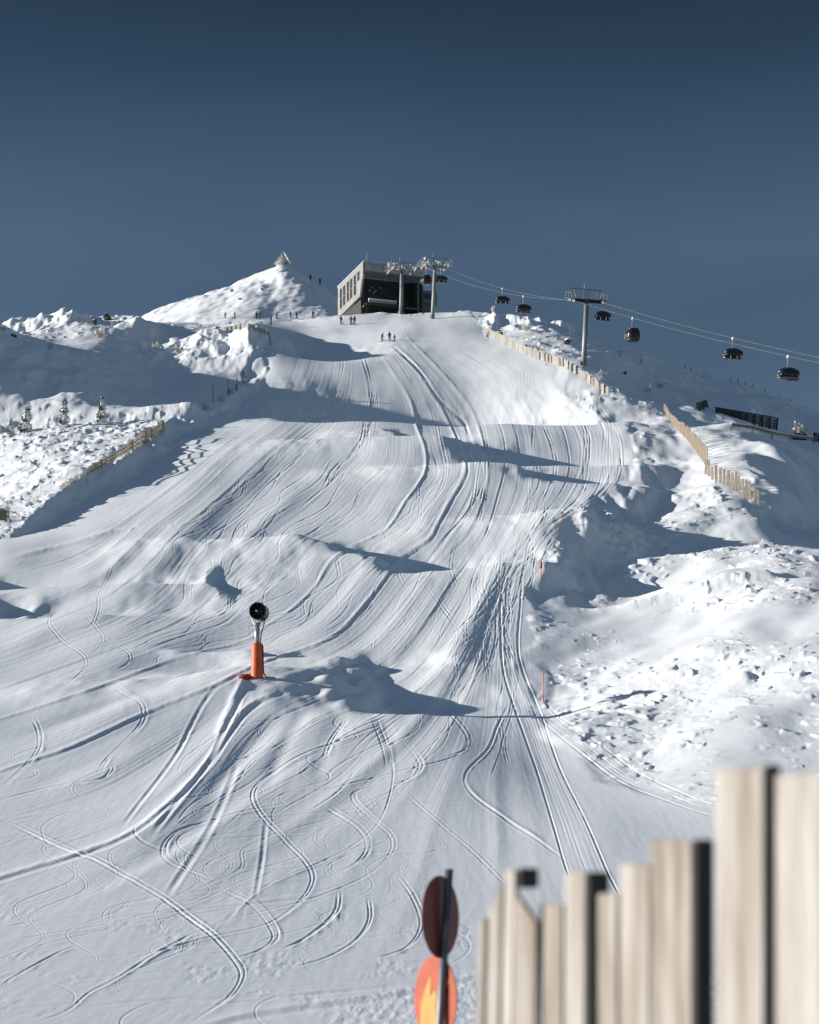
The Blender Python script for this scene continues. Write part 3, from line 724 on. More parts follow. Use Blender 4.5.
# ------------------------------------------------------------------ snow cannon on the run
g = ground(257, 679); k = g.y / F
sc = thing('snow_cannon', 'black round snow cannon on a steel mast with an orange padded foot', 'snow cannon', g); sc.scale = (.93,) * 3
MAST = mat('mast_steel', (.36,.37,.38), .45, .3, var=.2, scale=3)
m = MB(); m.lathe([(.0,-.5),(.385,-.5),(.385,.05),(.365,.6),(.345,1.9),(.34,2.02),(.31,2.05),(.0,2.05)], n=28); pad = m.build('foot_padding', ORANGE, sc)
m = MB(); m.tube((0,0,1.9), (0,0,3.2), .155, .15, 18); m.build('mast', MAST, sc)
m = MB(); m.tube((0,0,3.1), (0,0,3.3), .2, .2, 18); m.tube((0,0,2.85),(0,0,2.93),.19,n=18); m.build('swivel', STEEL, sc)
ax = Vector((.13, 1, .03)).normalized(); bc = Vector((0.04, -.15, 4.0))
m = MB()
for e in (-1, 1):
    p0 = Vector((e*.18, 0, 3.25)); p1 = bc + Vector((e*.34, .25, -.48)); m.beam(p0, p1, .07, .05)
m.beam((-.2,0,3.28),(.2,0,3.28),.08); m.build('fork_bracket', STEEL, sc)
m = MB(); R0 = .50
m.lathe([(R0*.93,0.0),(R0*1.04,-.02),(R0*1.06,.04),(R0,.10),(R0*.98,.8),(R0*1.04,1.0),(R0*1.02,1.04),(R0*.86,1.04),(R0*.84,.5),(R0*.90,.08),(R0*.93,0)], bc, ax, 36)
brl = m.build('barrel', BLACK, sc)
m = MB(); xo = ax.orthogonal().normalized(); yo = ax.cross(xo)
for q in range(10):
    t = q * math.pi / 5 + .2; dv = xo*math.cos(t) + yo*math.sin(t)
    m.beam(bc + ax*.30 + dv*.14, bc + ax*.34 + dv*.44, .10, .012, up=ax + dv.cross(ax) * .6)
m.build('fan_blade', DARKST, brl)
m = MB()
for q in range(8):
    t = q * math.pi / 4; dv = xo*math.cos(t) + yo*math.sin(t); m.beam(bc + ax*.05 + dv*.08, bc + ax*.05 + dv*.47, .022, .03)
m.lathe([(.0,-.02),(.10,-.01),(.13,.05),(.13,.4),(.0,.42)], bc, ax, 16); m.build('grille', BLACK, brl)
m = MB(); m.box(bc + Vector((.30,.55,-.34)), (.26,.4,.34)); m.build('control_box', DARKST, sc, bevel=.02)
m = MB(); m.path([(.30,.5,3.75),(.42,.3,3.3),(.26,-.05,2.7),(.20,-.05,2.1),(.36,-.10,1.9),(.40,-.05,.3),(.55,-.1,.02),(1.1,-.2,-.02)], .035, 6); m.build('hose', BLACK, sc)
m = MB(); m.blob((.0,.5,4.52), .22, 1, .3, 3, (1.3,1.6,.35)); m.build('snow_cap', SNOWO, sc)
m = MB(); m.lathe([(0,.55),(R0*.86,.55),(R0*.86,.60),(0,.60)], bc, ax, 24); m.build('motor_plate', BLACK, brl)
# fallen red netting by its foot
rg = ground(246, 678); m = MB()
nx, ny = 12, 9; gv = []
for a in range(nx):
    for b in range(ny):
        x_ = (a/(nx-1) - .5) * 1.0 + random.gauss(0,.05); y_ = (b/(ny-1) - .5) * 2.6 + random.gauss(0,.12)
        e_ = 1 - min(1, (x_/.5)**2 + (y_/1.3)**2)
        gv.append(m.bm.verts.new((x_, y_, ground_z(rg.x+x_, rg.y+y_) - rg.z - .04 + .22*e_*random.uniform(.2,1.2))))
for a in range(nx-1):
    for b in range(ny-1): m._f([gv[a*ny+b], gv[(a+1)*ny+b], gv[(a+1)*ny+b+1], gv[a*ny+b+1]])
bmesh.ops.solidify(m.bm, geom=m.bm.faces[:], thickness=.03)
tag(m.build('safety_net', REDM, None, loc=rg), 'crumpled red netting lying on the snow at the foot of the snow cannon', 'netting')
# heaped snow beside the foot
# ------------------------------------------------------------------ red piste poles
for (px, r0_, r1_, lab, pad_) in ((543.5,702,670,'slim red marker pole in the lower right of the run, beside the vehicle tracks',0),
      (541,577,563,'marker pole with an orange collar at the edge of the shaded snow',1),
      (562.5,524,514,'short red marker pole near the bend in the right edge of the run',0),
      (641,485,477,'marker pole at the outermost bend of the run, below the corduroy',0)):
    g = ground(px, r0_); h = (r0_ - r1_) * g.y / F
    t = thing('marker_pole', lab, 'pole', g, 0, 'piste marker poles')
    MB().tube((0,0,-.3), (0,0,h), .030, .026, 8).build('stick', REDP, t)
    m = MB(); m.tube((0,0,h), (0,0,h+.05), .032, .012, 8); m.build('tip', BLACK, t)
    if pad_: MB().tube((0,0,h*.55), (0,0,h), .10, .10, 10).build('collar', ORANGE, t)

# ------------------------------------------------------------------ plank fences on the hill
def hill_fence(name_label, pts, n, h, mt, wpl, rz, hvar=.12, snowcap=0, rails=True, sink=.4, gap=()):
    L = smooth_line(pts, 8); s = np.r_[0, np.cumsum(np.hypot(*np.diff(L, axis=0).T))]
    t = (np.arange(n) + .5) / n * s[-1]; X_ = np.interp(t, s, L[:,0]); Y_ = np.interp(t, s, L[:,1])
    Pp = [ground(x, y) for x, y in zip(X_, Y_)]
    base = Pp[n // 2].copy(); fo = thing('plank_fence', name_label, 'fence', base)
    hh = h if callable(h) else (lambda f: h)
    for q, p in enumerate(Pp):
        if q in gap: continue
        H = hh(q / max(1, n - 1)) * (1 + random.uniform(-hvar, hvar)); w_ = wpl * random.uniform(.85, 1.1)
        Rm = Matrix.Rotation(rz + random.uniform(-.12,.12), 3, 'Z') @ Matrix.Rotation(random.uniform(-.05,.05), 3, 'Y')
        m = MB(); m.box(p - base + Rm @ Vector((0, 0, (H - sink) / 2)), (w_, .06, H + sink), Rm); m.build('plank', mt, fo)
    if rails:
        for fz in (.35, .75):
            m = MB()
            for q in range(0, n - 1, 1):
                a = Pp[q] + Vector((.05, .09, hh(q/n)*fz)); b = Pp[q+1] + Vector((.05, .09, hh((q+1)/n)*fz)); m.beam(a - base, b - base, .05, .12)
            m.build('rail', mt, fo)
    return fo
hill_fence('zigzag brown plank fence on the right slope, the lower stretch with gaps between its palings', [(704,473),(713,480),(728,487),(745,497),(760,505)], 15, lambda f: 1.5 + .5*math.sin(f*3.1), WOOD, .27, -.55, .2, rails=False)
hill_fence('brown plank fence climbing the right slope, the upper stretch below the dark barrier', [(664,411),(673,425),(688,441),(699,455),(707,467)], 34, lambda f: 1.1 + .75*f, WOOD, .34, -.75, rails=False)
hill_fence('rime-covered pale fence along the upper right edge of the run', [(484,335),(505,345),(530,357),(555,365),(575,374),(592,386),(608,396)], 78, lambda f: 1.7 - .45*f, FROST, .42, -.5, rails=False)
hill_fence('grey half-buried plank fence along the left bank, beside the bumpy terrace', [(84,476),(100,468),(120,457),(135,449),(146,443),(164,432)], 36, lambda f: .55 + .95*f, GREYWOOD, .36, -.12)
hill_fence('short fading end of the left bank fence, nearly buried in snow', [(60,490),(70,485),(82,478)], 9, .45, FROST, .36, -.2, rails=False)
hill_fence('stub of brown plank fence at the left edge of the picture, above the run', [(-4,522),(3,521),(9,520)], 5, 1.0, WOOD, .3, -.2)
hill_fence('small frosted fence on the snow bank at the upper left of the run', [(222,333),(240,330),(258,332),(268,338),(271,347)], 26, .9, FROST, .42, -.3, rails=False)
# low beam fence, right edge
pts = [ground(x, y) for x, y in ((731,431),(752,434),(772,439),(790,441),(814,444))]
lf = thing('rail_fence', 'low snow-capped rail fence below the dark barrier at the right edge', 'fence', pts[2])
m = MB(); ms = MB()
for a, b in zip(pts, pts[1:]):
    u = Vector((0,0,.75)); m.beam(a+u-pts[2], b+u-pts[2], .14, .34); ms.beam(a+u-pts[2]+Vector((0,0,.22)), b+u-pts[2]+Vector((0,0,.22)), .2, .10)
m.build('rail', WOOD, lf); ms.build('snow_cap', SNOWO, lf)
for p in pts: MB().box(p - pts[2] + Vector((0,.12,.3)), (.16,.16,1.2)).build('post', WOOD, lf)

# ------------------------------------------------------------------ dark snow barriers
def barrier(lab, A, B, h, n, lean, ha=None):
    ha = ha or h
    """A,B: world foot points; a leaning steel rack of rails on frames"""
    t = thing('snow_barrier', lab, 'barrier', A, 0, 'dark steel snow barriers'); D_ = B - A; side = Vector((D_.y, -D_.x, 0)).normalized()
    if side.y > 0: side = -side
    up = Vector((0,0,h)) + side * -lean
    for q in range(6):
        f = q / 5; m = MB(); m.beam(up * (ha / h) * (.12 + .88*f), D_ + up * (.12 + .88*f), .18, .15); m.build('rail', DARKST, t)
    for q in range(n):
        f = (q + .12) / (n - .76); p = D_ * f; upq = up * (ha / h * (1 - f) + f); m = MB(); m.beam(p - upq*.15, p + upq*1.04 + D_.normalized()*.5*f, .24, .2); m.build('frame', DARKST, t)
        m = MB(); m.beam(p + upq*.85, p - side*lean*2.2 - Vector((0,0,.3)), .12, .12); m.build('strut', DARKST, t)
    return t
A = ground(716, 413); B = ground(777, 431)
barrier('long black slatted snow barrier on the shaded right slope', A, B, 2.0, 9, .3, .9)
A = ground(699, 412); B = ground(708, 410) + Vector((0,0,.5))
barrier('short black snow barrier section tilted up at the left end of the long one', A, B, 1.0, 3, .3, 1.3)
A = ground(813, 441); B = ground(824, 443)
barrier('black snow barrier cut off by the right edge of the picture', A, B, 1.3, 3, .3)
# ------------------------------------------------------------------ top station
b0 = Vector((-9.75, 480, 144.6)); brz = math.atan2(.333, .943)
st = thing('lift_station', 'grey concrete lift station with a dark open front on the hilltop', 'lift station', b0, brz)
m = MB(); m.prism([(0,12.2),(0,9.6),(2.3,5.6),(18,5.3),(18,12.2)], 'x', -.45, 0); sw = m.build('side_wall', CONC, st)
m = MB()
for y in (0.02,): pass
for s_ in (3.0,5.5,8.1,10.4,13.2,15.6):
    z1_, z0_ = 11.2, (6.9 if s_ > 3.1 else 9.3)
    f_ = MB(); f_.box((-.47, s_, (z0_+z1_)/2), (.05, 1.25, z1_-z0_)); wn = f_.build('window', GLASS, sw)
    f_ = MB()
    for e in (-1, 1): f_.box((-.49, s_ + e*.66, (z0_+z1_)/2), (.12, .08, z1_-z0_+.1))
    f_.box((-.49, s_, z1_+.05), (.12,1.4,.08)); f_.box((-.49, s_, z0_-.05), (.12,1.4,.08)); f_.box((-.49, s_, z0_+ (z1_-z0_)*.5), (.10,1.3,.10))
    f_.build('frame', CONC, wn)
f_ = MB()
for s_ in (1.6, 4.3, 6.8, 9.3, 11.8, 14.4): f_.box((-.455, s_, 8.9), (.02, .04, 6.0))
f_.build('panel_joint', FASC2, sw)
m = MB(); m.prism([(-.5,-.3),(13.9,-.3),(13.9,18.4),(-.5,18.4)], 'z', 12.21, 12.6); rf = m.build('roof', FASC, st)
m = MB(); m.prism([(-.3,-.1),(13.6,-.1),(13.6,18.2),(-.3,18.2)], 'z', 12.62, 12.8); m.build('snow_layer', SNOWO, rf)
m = MB(); m.tube((.6,.3,12.6),(.6,.3,14.6),.07,n=6); m.tube((.2,.3,13.9),(1.0,.3,13.9),.05,n=6); m.build('antenna', STEELL, rf)
m = MB(); m.box((6.9,-.05,11.4), (13.7,.30,1.55)); fa = m.build('fascia', FASC, st)
m = MB()
for x in (2,4,6,8,10,12): m.box((x,-.21,11.4), (.04,.03,1.5))
m.build('panel_joint', FASC2, fa)
m = MB(); m.box((4.6,.12,9.85), (9.0,.25,1.5)); m.build('fascia_panel', FASC2, st)
m = MB(); m.box((11.5,.10,9.9), (4.3,.22,1.4)); gl = m.build('window', mat('blue_glass', (.05,.085,.12), .1, spec=.6, var=.2, scale=.4), st)
m = MB()
for x in (9.5,10.8,12.1,13.5): m.box((x,-.02,9.9), (.10,.08,1.4))
m.build('frame', FASC2, gl)
m = MB(); m.box((7,9,5.9), (13,.3,12)); m.build('rear_wall', FASC2, st)
m = MB(); m.box((13.6,9,6), (.3,17,12.3)); m.build('far_wall', FASC2, st)
m = MB(); m.box((6.9,9,3.6), (13,17,.3)); m.build('platform', FASC2, st)
for x, y in ((8.8,.9),(1.0,5),(12.6,.8)):
    MB().box((x,y,5.0), (.7 if x == 8.8 else .4,.6,9.6)).build('column', CONC if x == 8.8 else FASC2, st)
m = MB(); m.box((4.2,.35,4.3), (6.4,.5,.55)); lg = m.build('ledge', CONC, st)
m = MB(); m.box((4.2,.30,4.66), (6.4,.6,.16)); m.build('snow_cap', SNOWO, lg)
m = MB()
for q in range(22): m.box((.6 + q*.42,.5,2.1), (.18,.12,3.9))
m.build('slat_screen', DARKST, st)
m = MB(); m.box((4.8,.85,2.0), (9.4,.1,4.0)); m.build('under_wall', BLACK, st)
m = MB(); m.prism([(2.5,0),(3.2,5.3),(17.5,5.25),(17.5,-1)], 'x', .1, .6); m.build('base_wall', BROWN, st)
m = MB(); m.box((15.2,3.5,6.5), (3.4,6,2.8)); sb = m.build('side_block', FASC2, st)
m = MB(); m.box((15.2,.48,6.7), (2.8,.06,1.2)); m.build('window', GLASS, sb)
m = MB(); m.prism([(13.8,0),(13.8,5.1),(17.0,5.1),(14.6,0)], 'y', 1.0, 6.0); m.build('footing', FASC2, st)
m = MB()
for (x,y,z) in ((2.2,1.6,7.6),(3.1,1.9,7.1),(4.4,2.4,8.0),(2.6,1.7,6.6),(1.7,1.8,7.0)): m.box((x,y,z), (.35,.1,.28))
m.build('drive_guard', STEELL, st)

# ------------------------------------------------------------------ pylons
ldir = Vector((.2217, -.975, -.37)).normalized(); across = Vector((.975, .2217, 0))
def pylon(loc, lab, H, r0_, r1_, mt, mh, wide=2.5, head=1.0, big=0, lean=0.0):
    t = thing('lift_pylon', lab, 'lift pylon', loc, 0, 'chairlift pylons')
    top = Vector((lean, 0, H))
    m = MB(); m.tube((0,0,-2.5), top, r0_, r1_, 16); pole = m.build('mast', mt, t)
    m = MB(); m.tube((0,0,-2.5), (0,0,.6), r0_*1.5, r0_*1.35, 16); m.build('footing', CONC, t)
    m = MB(); a = Vector((r0_*.6, -r0_*1.0, 0))
    m.tube(a + Vector((-.16,0,1)), a*.7 + Vector((-.16,0,H-.6)) + Vector((lean,0,0)), .03, n=5); m.tube(a + Vector((.16,0,1)), a*.7 + Vector((.16,0,H-.6)) + Vector((lean,0,0)), .03, n=5)
    for q in range(int(H/.6)): 
        f = (q+1.5)*.6 / H
        if f < .95: m.beam(a*(1-.3*f) + Vector((-.16+lean*f,0,f*H)), a*(1-.3*f) + Vector((.16+lean*f,0,f*H)), .03)
    m.build('ladder', STEEL, t)
    m = MB(); m.beam(top - across*(wide+.15) + Vector((0,0,.0)), top + across*(wide+.15), .42, .5); m.build('crossarm', DARKST if mh is STEEL else mh, t)
    for e in (-1, 1):
        c = top + across*e*wide + Vector((0,0,.25)); L = (1.9 + big) ; tilt = ldir if not big else Vector((ldir.x, ldir.y, ldir.z*.3)).normalized()
        m = MB(); m.beam(c - tilt*L - Vector((0,0,.28)), c + tilt*L - Vector((0,0,.28)), .14, .30)
        for q in (-1,1): m.beam(c + tilt*L*.5*q - Vector((0,0,.55)), c + tilt*L*.95*q + Vector((0,0,-.1)), .12, .2)
        sh = m.build('sheave_beam', mh, t)
        nw = 8 if not big else 10
        for q in range(nw):
            p = c + tilt * L * (-.95 + 1.9*q/(nw-1)); m = MB(); m.tube(p - across*.07, p + across*.07, .22, n=12)
            m.build('sheave_wheel', DARKST if not big else mh, sh)
        m = MB(); cc = c + across*e*.55                   # service walkway outside the wheels
        m.beam(cc - tilt*L, cc + tilt*L, .5, .05); 
        for q in (-1,0,1): m.tube(cc + tilt*L*q*.95, cc + tilt*L*q*.95 + Vector((0,0,1.05)), .04, n=5)
        m.tube(cc - tilt*L*.95 + Vector((0,0,1.0)), cc + tilt*L*.95 + Vector((0,0,1.0)), .035, n=5); m.build('walkway', mh, t)
    if head:
        m = MB()
        for e in (-1, 1):
            m.beam(top + across*e*1.6, top + across*e*(wide*.85) + Vector((0,0,1.9)), .16)
            m.beam(top + across*e*.35, top + across*e*.35 + Vector((0,0,1.9)), .12)
        m.beam(top - across*(wide+.5) + Vector((0,0,1.95)), top + across*(wide+.2) + Vector((0,0,1.85)), .16, .16)
        m.build('lifting_frame', mh, t)
        m = MB(); m.tube(top + Vector((-.3,0,.2)), top + Vector((-.3,0,2.9)), .14, .08, 8); m.build('lamp_post', STEELL, t)
        if mh is STEELL:
            m = MB()
            for q in range(24): m.blob(top + across*random.uniform(-wide-.3,wide+.3) + Vector((0,random.uniform(-1,1),random.uniform(0,1.5))), random.uniform(.14,.34), 1, .5, q)
            m.build('rime_crust', RIME, t)
    return t
def gl_(px, d): return Vector(((px - CX) * d / F, d, ground_z((px - CX) * d / F, d)))
PC = at(586.5, 301, 365); PB = at(435, 267, 458); PA = at(401.5, 271, 477)
c = gl_(583, 365); pyC = pylon(c, 'tall steel lift pylon on the shaded slope, a chair passing beside it', PC.z - c.z, .44, .36, STEEL, STEEL, 2.5, 1, 0, PC.x - c.x)
c = gl_(432, 458); pylon(c, 'rime-covered lift pylon right of the station building', PB.z - c.z, .42, .34, STEELL, STEELL, 2.45, 1, .6, PB.x - c.x)
c = gl_(400.5, 477); pylon(c, 'rime-covered lift pylon with long sheave beams directly in front of the station', PA.z - c.z, .37, .29, STEELL, STEELL, 2.45, 1, 2.2, PA.x - c.x)
# ropes
def rope_pts(e):
    o = across * e * 2.48; A_ = PA + o; B_ = PB + o; C_ = PC + o; E_ = C_ + (C_ - B_) * 2.3 + Vector((0,0,4.0)); S_ = A_ + Vector((-3.2, 9, 0.2))
    pts = [S_, A_]
    for P, Q, sag in ((A_, B_, 0), (B_, C_, 1.6), (C_, E_, 2.6)):
        for q in range(1, 21):
            f = q / 20; p = P.lerp(Q, f); p.z -= sag * 4 * f * (1 - f); pts.append(p)
    return pts
ROPES = {}
for e, lab in ((1, 'upper steel haul rope of the chairlift at the right edge'), (-1, 'lower steel haul rope of the chairlift at the right edge')):
    pts = rope_pts(e); ROPES[e] = pts; m = MB(); m.path(pts, .015, 6)
    tag(m.build('haul_rope', mat('steel_rope', (.26,.27,.28), .5, .2, var=.1), None), lab, 'cable', 'chairlift haul ropes')
def on_rope(e, px):
    P = ROPES[e]
    for a, b in zip(P, P[1:]):
        xa = CX + a.x/a.y*F; xb = CX + b.x/b.y*F
        if xa <= px <= xb: return a.lerp(b, (px - xa) / (xb - xa))
    return P[-1]

# ------------------------------------------------------------------ chairs and cabins; origin at the rope grip, x across the seat, y along the line
lrz = math.atan2(across.y, across.x)
BUB = mat('smoked_bubble', (.018,.024,.032), .15, spec=.6, var=.25, scale=1)
PADM = mat('seat_padding', (.03,.024,.024), .7, var=.3)
ALU = mat('pale_aluminium', (.55,.56,.57), .4, .4, var=.15)
def make_chair(lab, loc, closed=True):
    t = thing('bubble_chair', lab, 'chairlift chair', loc, lrz, 'bubble chairs hanging on the lift')
    m = MB(); m.box((0,0,-.08), (.22,.6,.26)); m.tube((-.05,-.35,.05),(-.05,.35,.05),.09,n=8); m.build('grip', ALU, t)
    m = MB(); m.path([(0,0,-.1),(0,.12,-.5),(0,.30,-1.1),(0,.30,-1.55)], .055, 8); m.build('hanger_arm', STEELL, t)
    m = MB(); m.beam((-.75,.30,-1.55),(.75,.30,-1.55),.09,.09)
    for e in (-1,1): m.path([(e*.75,.30,-1.55),(e*1.15,.42,-2.0),(e*1.22,.45,-2.75),(e*1.22,-.25,-2.85)], .04, 6)
    m.build('frame', ALU, t)
    m = MB(); m.box((0,.05,-2.80), (2.45,.62,.16)); st_ = m.build('seat', PADM, t, bevel=.03)
    m = MB()
    for q in range(6): m.box((-1.02 + q*.408,.42,-2.42), (.37,.10,.78))
    m.build('backrest', PADM, t)
    m = MB(); prof = []                                       # bubble hood
    for q in range(9):
        a = math.radians(-25 + q*15)
        prof.append((.10 - .85*math.sin(a), -2.55 + 1.12*math.cos(a)))
    for (y0,z0_),(y1,z1_) in zip(prof, prof[1:]):
        for q in range(6):
            xa, xb = -1.24 + q*.413, -1.24 + (q+1)*.413
            def bulge(x, y, z): 
                k = 1 - .22*abs(x/1.24)**3; return (x*(.72+.28*min(1,(-1.4 - z)/.7 + .35)) if z > -1.95 else x, y, -2.55 + (z + 2.55)*k)
            vs = [m.bm.verts.new(bulge(*p)) for p in ((xa,y0,z0_),(xb,y0,z0_),(xb,y1,z1_),(xa,y1,z1_))]; m._f(vs)
    bmesh.ops.remove_doubles(m.bm, verts=m.bm.verts[:], dist=.004)
    bmesh.ops.solidify(m.bm, geom=m.bm.faces[:], thickness=.03)
    m.build('hood', BUB, t, smooth=True)
    m = MB(); m.beam((-1.27,-.38,-2.18),(1.27,-.38,-2.18),.05,.15); m.build('hood_rim', mat('grey_hood_rim', (.30,.31,.32), .5, var=.1), t)
    m = MB(); m.path([(-1.1,.40,-2.3),(-1.1,-.45,-2.45),(1.1,-.45,-2.45),(1.1,.40,-2.3)], .03, 6)
    for e in (-.5,.5): m.path([(e,-.45,-2.45),(e,-.5,-3.15),(e-.3,-.5,-3.2),(e+.3,-.5,-3.2)], .025, 5)
    m.build('restraint_bar', ALU, t)
    return t
def make_cabin(lab, loc):
    t = thing('gondola_cabin', lab, 'gondola', loc, lrz, 'gondola cabins hanging on the lift')
    m = MB(); m.box((0,0,-.08), (.22,.6,.26)); m.tube((-.05,-.35,.05),(-.05,.35,.05),.09,n=8); m.build('grip', ALU, t)
    m = MB(); m.path([(0,0,-.1),(-.05,0,-.5),(-.14,0,-1.2),(0,0,-1.65)], .06, 8); m.build('hanger_arm', STEELL, t)
    m = MB(); ring = [(.0,-1.62),(.55,-1.64),(.86,-1.85),(1.02,-2.3),(1.02,-2.85),(.92,-3.35),(.80,-3.52),(0,-3.55)]
    N_ = 20; rr = []
    for r_, z_ in ring: rr.append([m.bm.verts.new((math.copysign(abs(math.cos(2*math.pi*q/N_))**.65, math.cos(2*math.pi*q/N_))*r_, math.copysign(abs(math.sin(2*math.pi*q/N_))**.65, math.sin(2*math.pi*q/N_))*r_, z_)) for q in range(N_)])
    for a, b in zip(rr, rr[1:]):
        for q in range(N_): m._f([a[q], a[(q+1)%N_], b[(q+1)%N_], b[q]])
    bmesh.ops.remove_doubles(m.bm, verts=m.bm.verts[:], dist=.001)
    bd = m.build('cabin_shell', GLASS, t, smooth=True)
    CR = mat('dark_red_cabin', (.04,.012,.013), .4, var=.2)
    m = MB()
    for q in range(N_):
        pass
    for z_, r_ in ((-2.95,1.045),(-3.40,.93),(-1.78,.80)):
        P = [Vector((math.copysign(abs(math.cos(2*math.pi*q/N_))**.65, math.cos(2*math.pi*q/N_))*r_, math.copysign(abs(math.sin(2*math.pi*q/N_))**.65, math.sin(2*math.pi*q/N_))*r_, z_)) for q in range(N_+1)]
        for a, b in zip(P, P[1:]): m.beam(a, b, .05, .30 if z_ == -2.95 else .12)
    m.build('body_band', CR, bd)
    m = MB()
    for q in range(4):
        a = math.pi/4 + q*math.pi/2; dv = Vector((math.cos(a), math.sin(a), 0)); m.path([dv*.75 + Vector((0,0,-1.75)), dv*1.16 + Vector((0,0,-2.35)), dv*1.16 + Vector((0,0,-2.9)), dv*.98 + Vector((0,0,-3.45))], .045, 6)
    m.build('pillar', CR, bd)
    m = MB(); 
    for q in range(4): m.beam((-1.10 - .03*q, -.35 + q*.22, -2.5), (-1.10 - .03*q, -.35 + q*.22, -3.3), .05, .16)
    m.build('ski_rack', STEELL, t)
    return t
ch = make_chair('black bubble chair over the dark ridge, between the middle pylon and the right edge', on_rope(1, 733))
copy_thing(ch, on_rope(1, 602.5), 'black bubble chair passing just beneath the arm of the middle pylon')
copy_thing(ch, on_rope(1, 502.5), 'empty black bubble chair against the sky above the hilltop bushes')
chP = copy_thing(ch, on_rope(-1, 788.5), 'black bubble chair full of skiers at the far right, the nearest of the chairs')
chQ = copy_thing(ch, on_rope(-1, 523.5), 'black bubble chair with riders low over the frosted bushes, third from the station end')
gc = make_cabin('round dark gondola cabin right of the middle pylon, hanging against the sky', on_rope(-1, 633))
copy_thing(ch, on_rope(1, 441), 'black bubble chair hanging right of the frosted pylon by the station')
copy_thing(gc, on_rope(-1, 426.5), 'dark gondola cabin half hidden between the station and the frosted pylon')
# ------------------------------------------------------------------ people
def skin_mesh(name, verts, edges, radii, mats, matfn, sub=1):
    me = bpy.data.meshes.new('tmp'); me.from_pydata(verts, edges, []); o = bpy.data.objects.new('tmp', me); COL.objects.link(o)
    o.modifiers.new('k', 'SKIN'); sv = me.skin_vertices[0].data
    for q, r in enumerate(radii): sv[q].radius = (r, r) if not isinstance(r, tuple) else r; sv[q].use_root = (q == 0)
    s_ = o.modifiers.new('s', 'SUBSURF'); s_.levels = sub
    dg = bpy.context.evaluated_depsgraph_get(); ev = o.evaluated_get(dg); out = bpy.data.meshes.new_from_object(ev); out.name = name
    bpy.data.objects.remove(o); bpy.data.meshes.remove(me)
    for m_ in mats: out.materials.append(m_)
    for p in out.polygons: p.material_index = matfn(p.center); p.use_smooth = True
    return out
SKINM = mat('skin', (.45,.27,.19), .6, var=.1)
CLOTH = {n: mat(n + '_ski_clothing', c, .8, var=.25, scale=6) for n, c in (('black', (.012,.012,.014)), ('navy', (.015,.022,.05)), ('red', (.30,.03,.025)), ('grey', (.07,.07,.075)), ('brown', (.06,.035,.022)), ('teal', (.02,.09,.10)))}
def body(pose, top, bottom):
    if pose == 'stand':
        J = [(0,0,.95),(0,0,1.15),(0,.01,1.40),(0,0,1.52),(0,-.02,1.66),(-.10,0,.90),(-.12,-.04,.50),(-.13,0,.06),(-.13,-.13,.04),(.10,0,.90),(.12,-.04,.50),(.13,0,.06),(.13,-.13,.04),
             (-.20,0,1.42),(-.28,-.02,1.14),(-.30,-.22,1.00),(.20,0,1.42),(.28,-.02,1.14),(.30,-.22,1.00)]
    elif pose == 'ski':
        J = [(0,.12,.80),(0,.06,1.0),(0,-.10,1.24),(0,-.16,1.34),(0,-.22,1.47),(-.12,.10,.76),(-.16,-.16,.44),(-.15,.04,.06),(-.15,-.12,.04),(.12,.10,.76),(.16,-.16,.44),(.15,.04,.06),(.15,-.12,.04),
             (-.21,-.10,1.24),(-.36,-.08,1.00),(-.38,-.34,.92),(.21,-.10,1.24),(.36,-.08,1.00),(.38,-.34,.92)]
    else:  # sit
        J = [(0,.05,.12),(0,.10,.32),(0,.12,.56),(0,.11,.68),(0,.08,.82),(-.10,.0,.10),(-.12,-.44,.12),(-.12,-.48,-.32),(-.12,-.62,-.36),(.10,.0,.10),(.12,-.44,.12),(.12,-.48,-.32),(.12,-.62,-.36),
             (-.17,.10,.56),(-.20,-.02,.32),(-.16,-.28,.26),(.17,.10,.56),(.20,-.02,.32),(.16,-.28,.26)]
    E = [(0,1),(1,2),(2,3),(3,4),(0,5),(5,6),(6,7),(7,8),(0,9),(9,10),(10,11),(11,12),(2,13),(13,14),(14,15),(2,16),(16,17),(17,18)]
    r = [.16,.16,.17,.07,.11,.11,.085,.075,.06,.11,.085,.075,.06,.09,.065,.055,.09,.065,.055]
    zt = J[0][2] - .02; zn = J[3][2] + .04
    me = skin_mesh('person', J, E, r, [CLOTH[top], CLOTH[bottom], SKINM], lambda c: 2 if c.z > zn else (0 if c.z > zt else 1))
    return me, J
BODIES = {}
def person(loc, lab, pose, top, bottom, rz=0, hat='black', skis=True, poles=True, group='skiers on the hill', s=1.0):
    key = (pose, top, bottom)
    if key not in BODIES: BODIES[key] = body(pose, top, bottom)
    me, J = BODIES[key]; o = bpy.data.objects.new('person', me); COL.objects.link(o); o.location = loc; o.rotation_euler = (0,0,rz); o.scale = (s,)*3
    tag(o, lab, 'person', group)
    m = MB(); hd = Vector(J[4]); m.lathe([(.13,-.02),(.14,.04),(.12,.12),(.07,.165),(0,.175)], hd, (0,.1,1), 12); m.build('helmet', CLOTH[hat], o)
    if skis:
        for q in (7, 11):
            p = Vector(J[q]); m = MB(); zf = p.z - .05; m.path([(p.x,p.y+.75,zf),(p.x,p.y-.85,zf),(p.x,p.y-1.0,zf+.08)], .045, 4); m.build('ski', CLOTH['grey'], o)
    if poles:
        for q, e in ((15,-1),(18,1)):
            p = Vector(J[q]); m = MB(); m.tube(p + Vector((0,0,.08)), (p.x + e*.10, p.y + .15, .02), .014, n=5); m.build('ski_pole', STEEL, o)
    return o
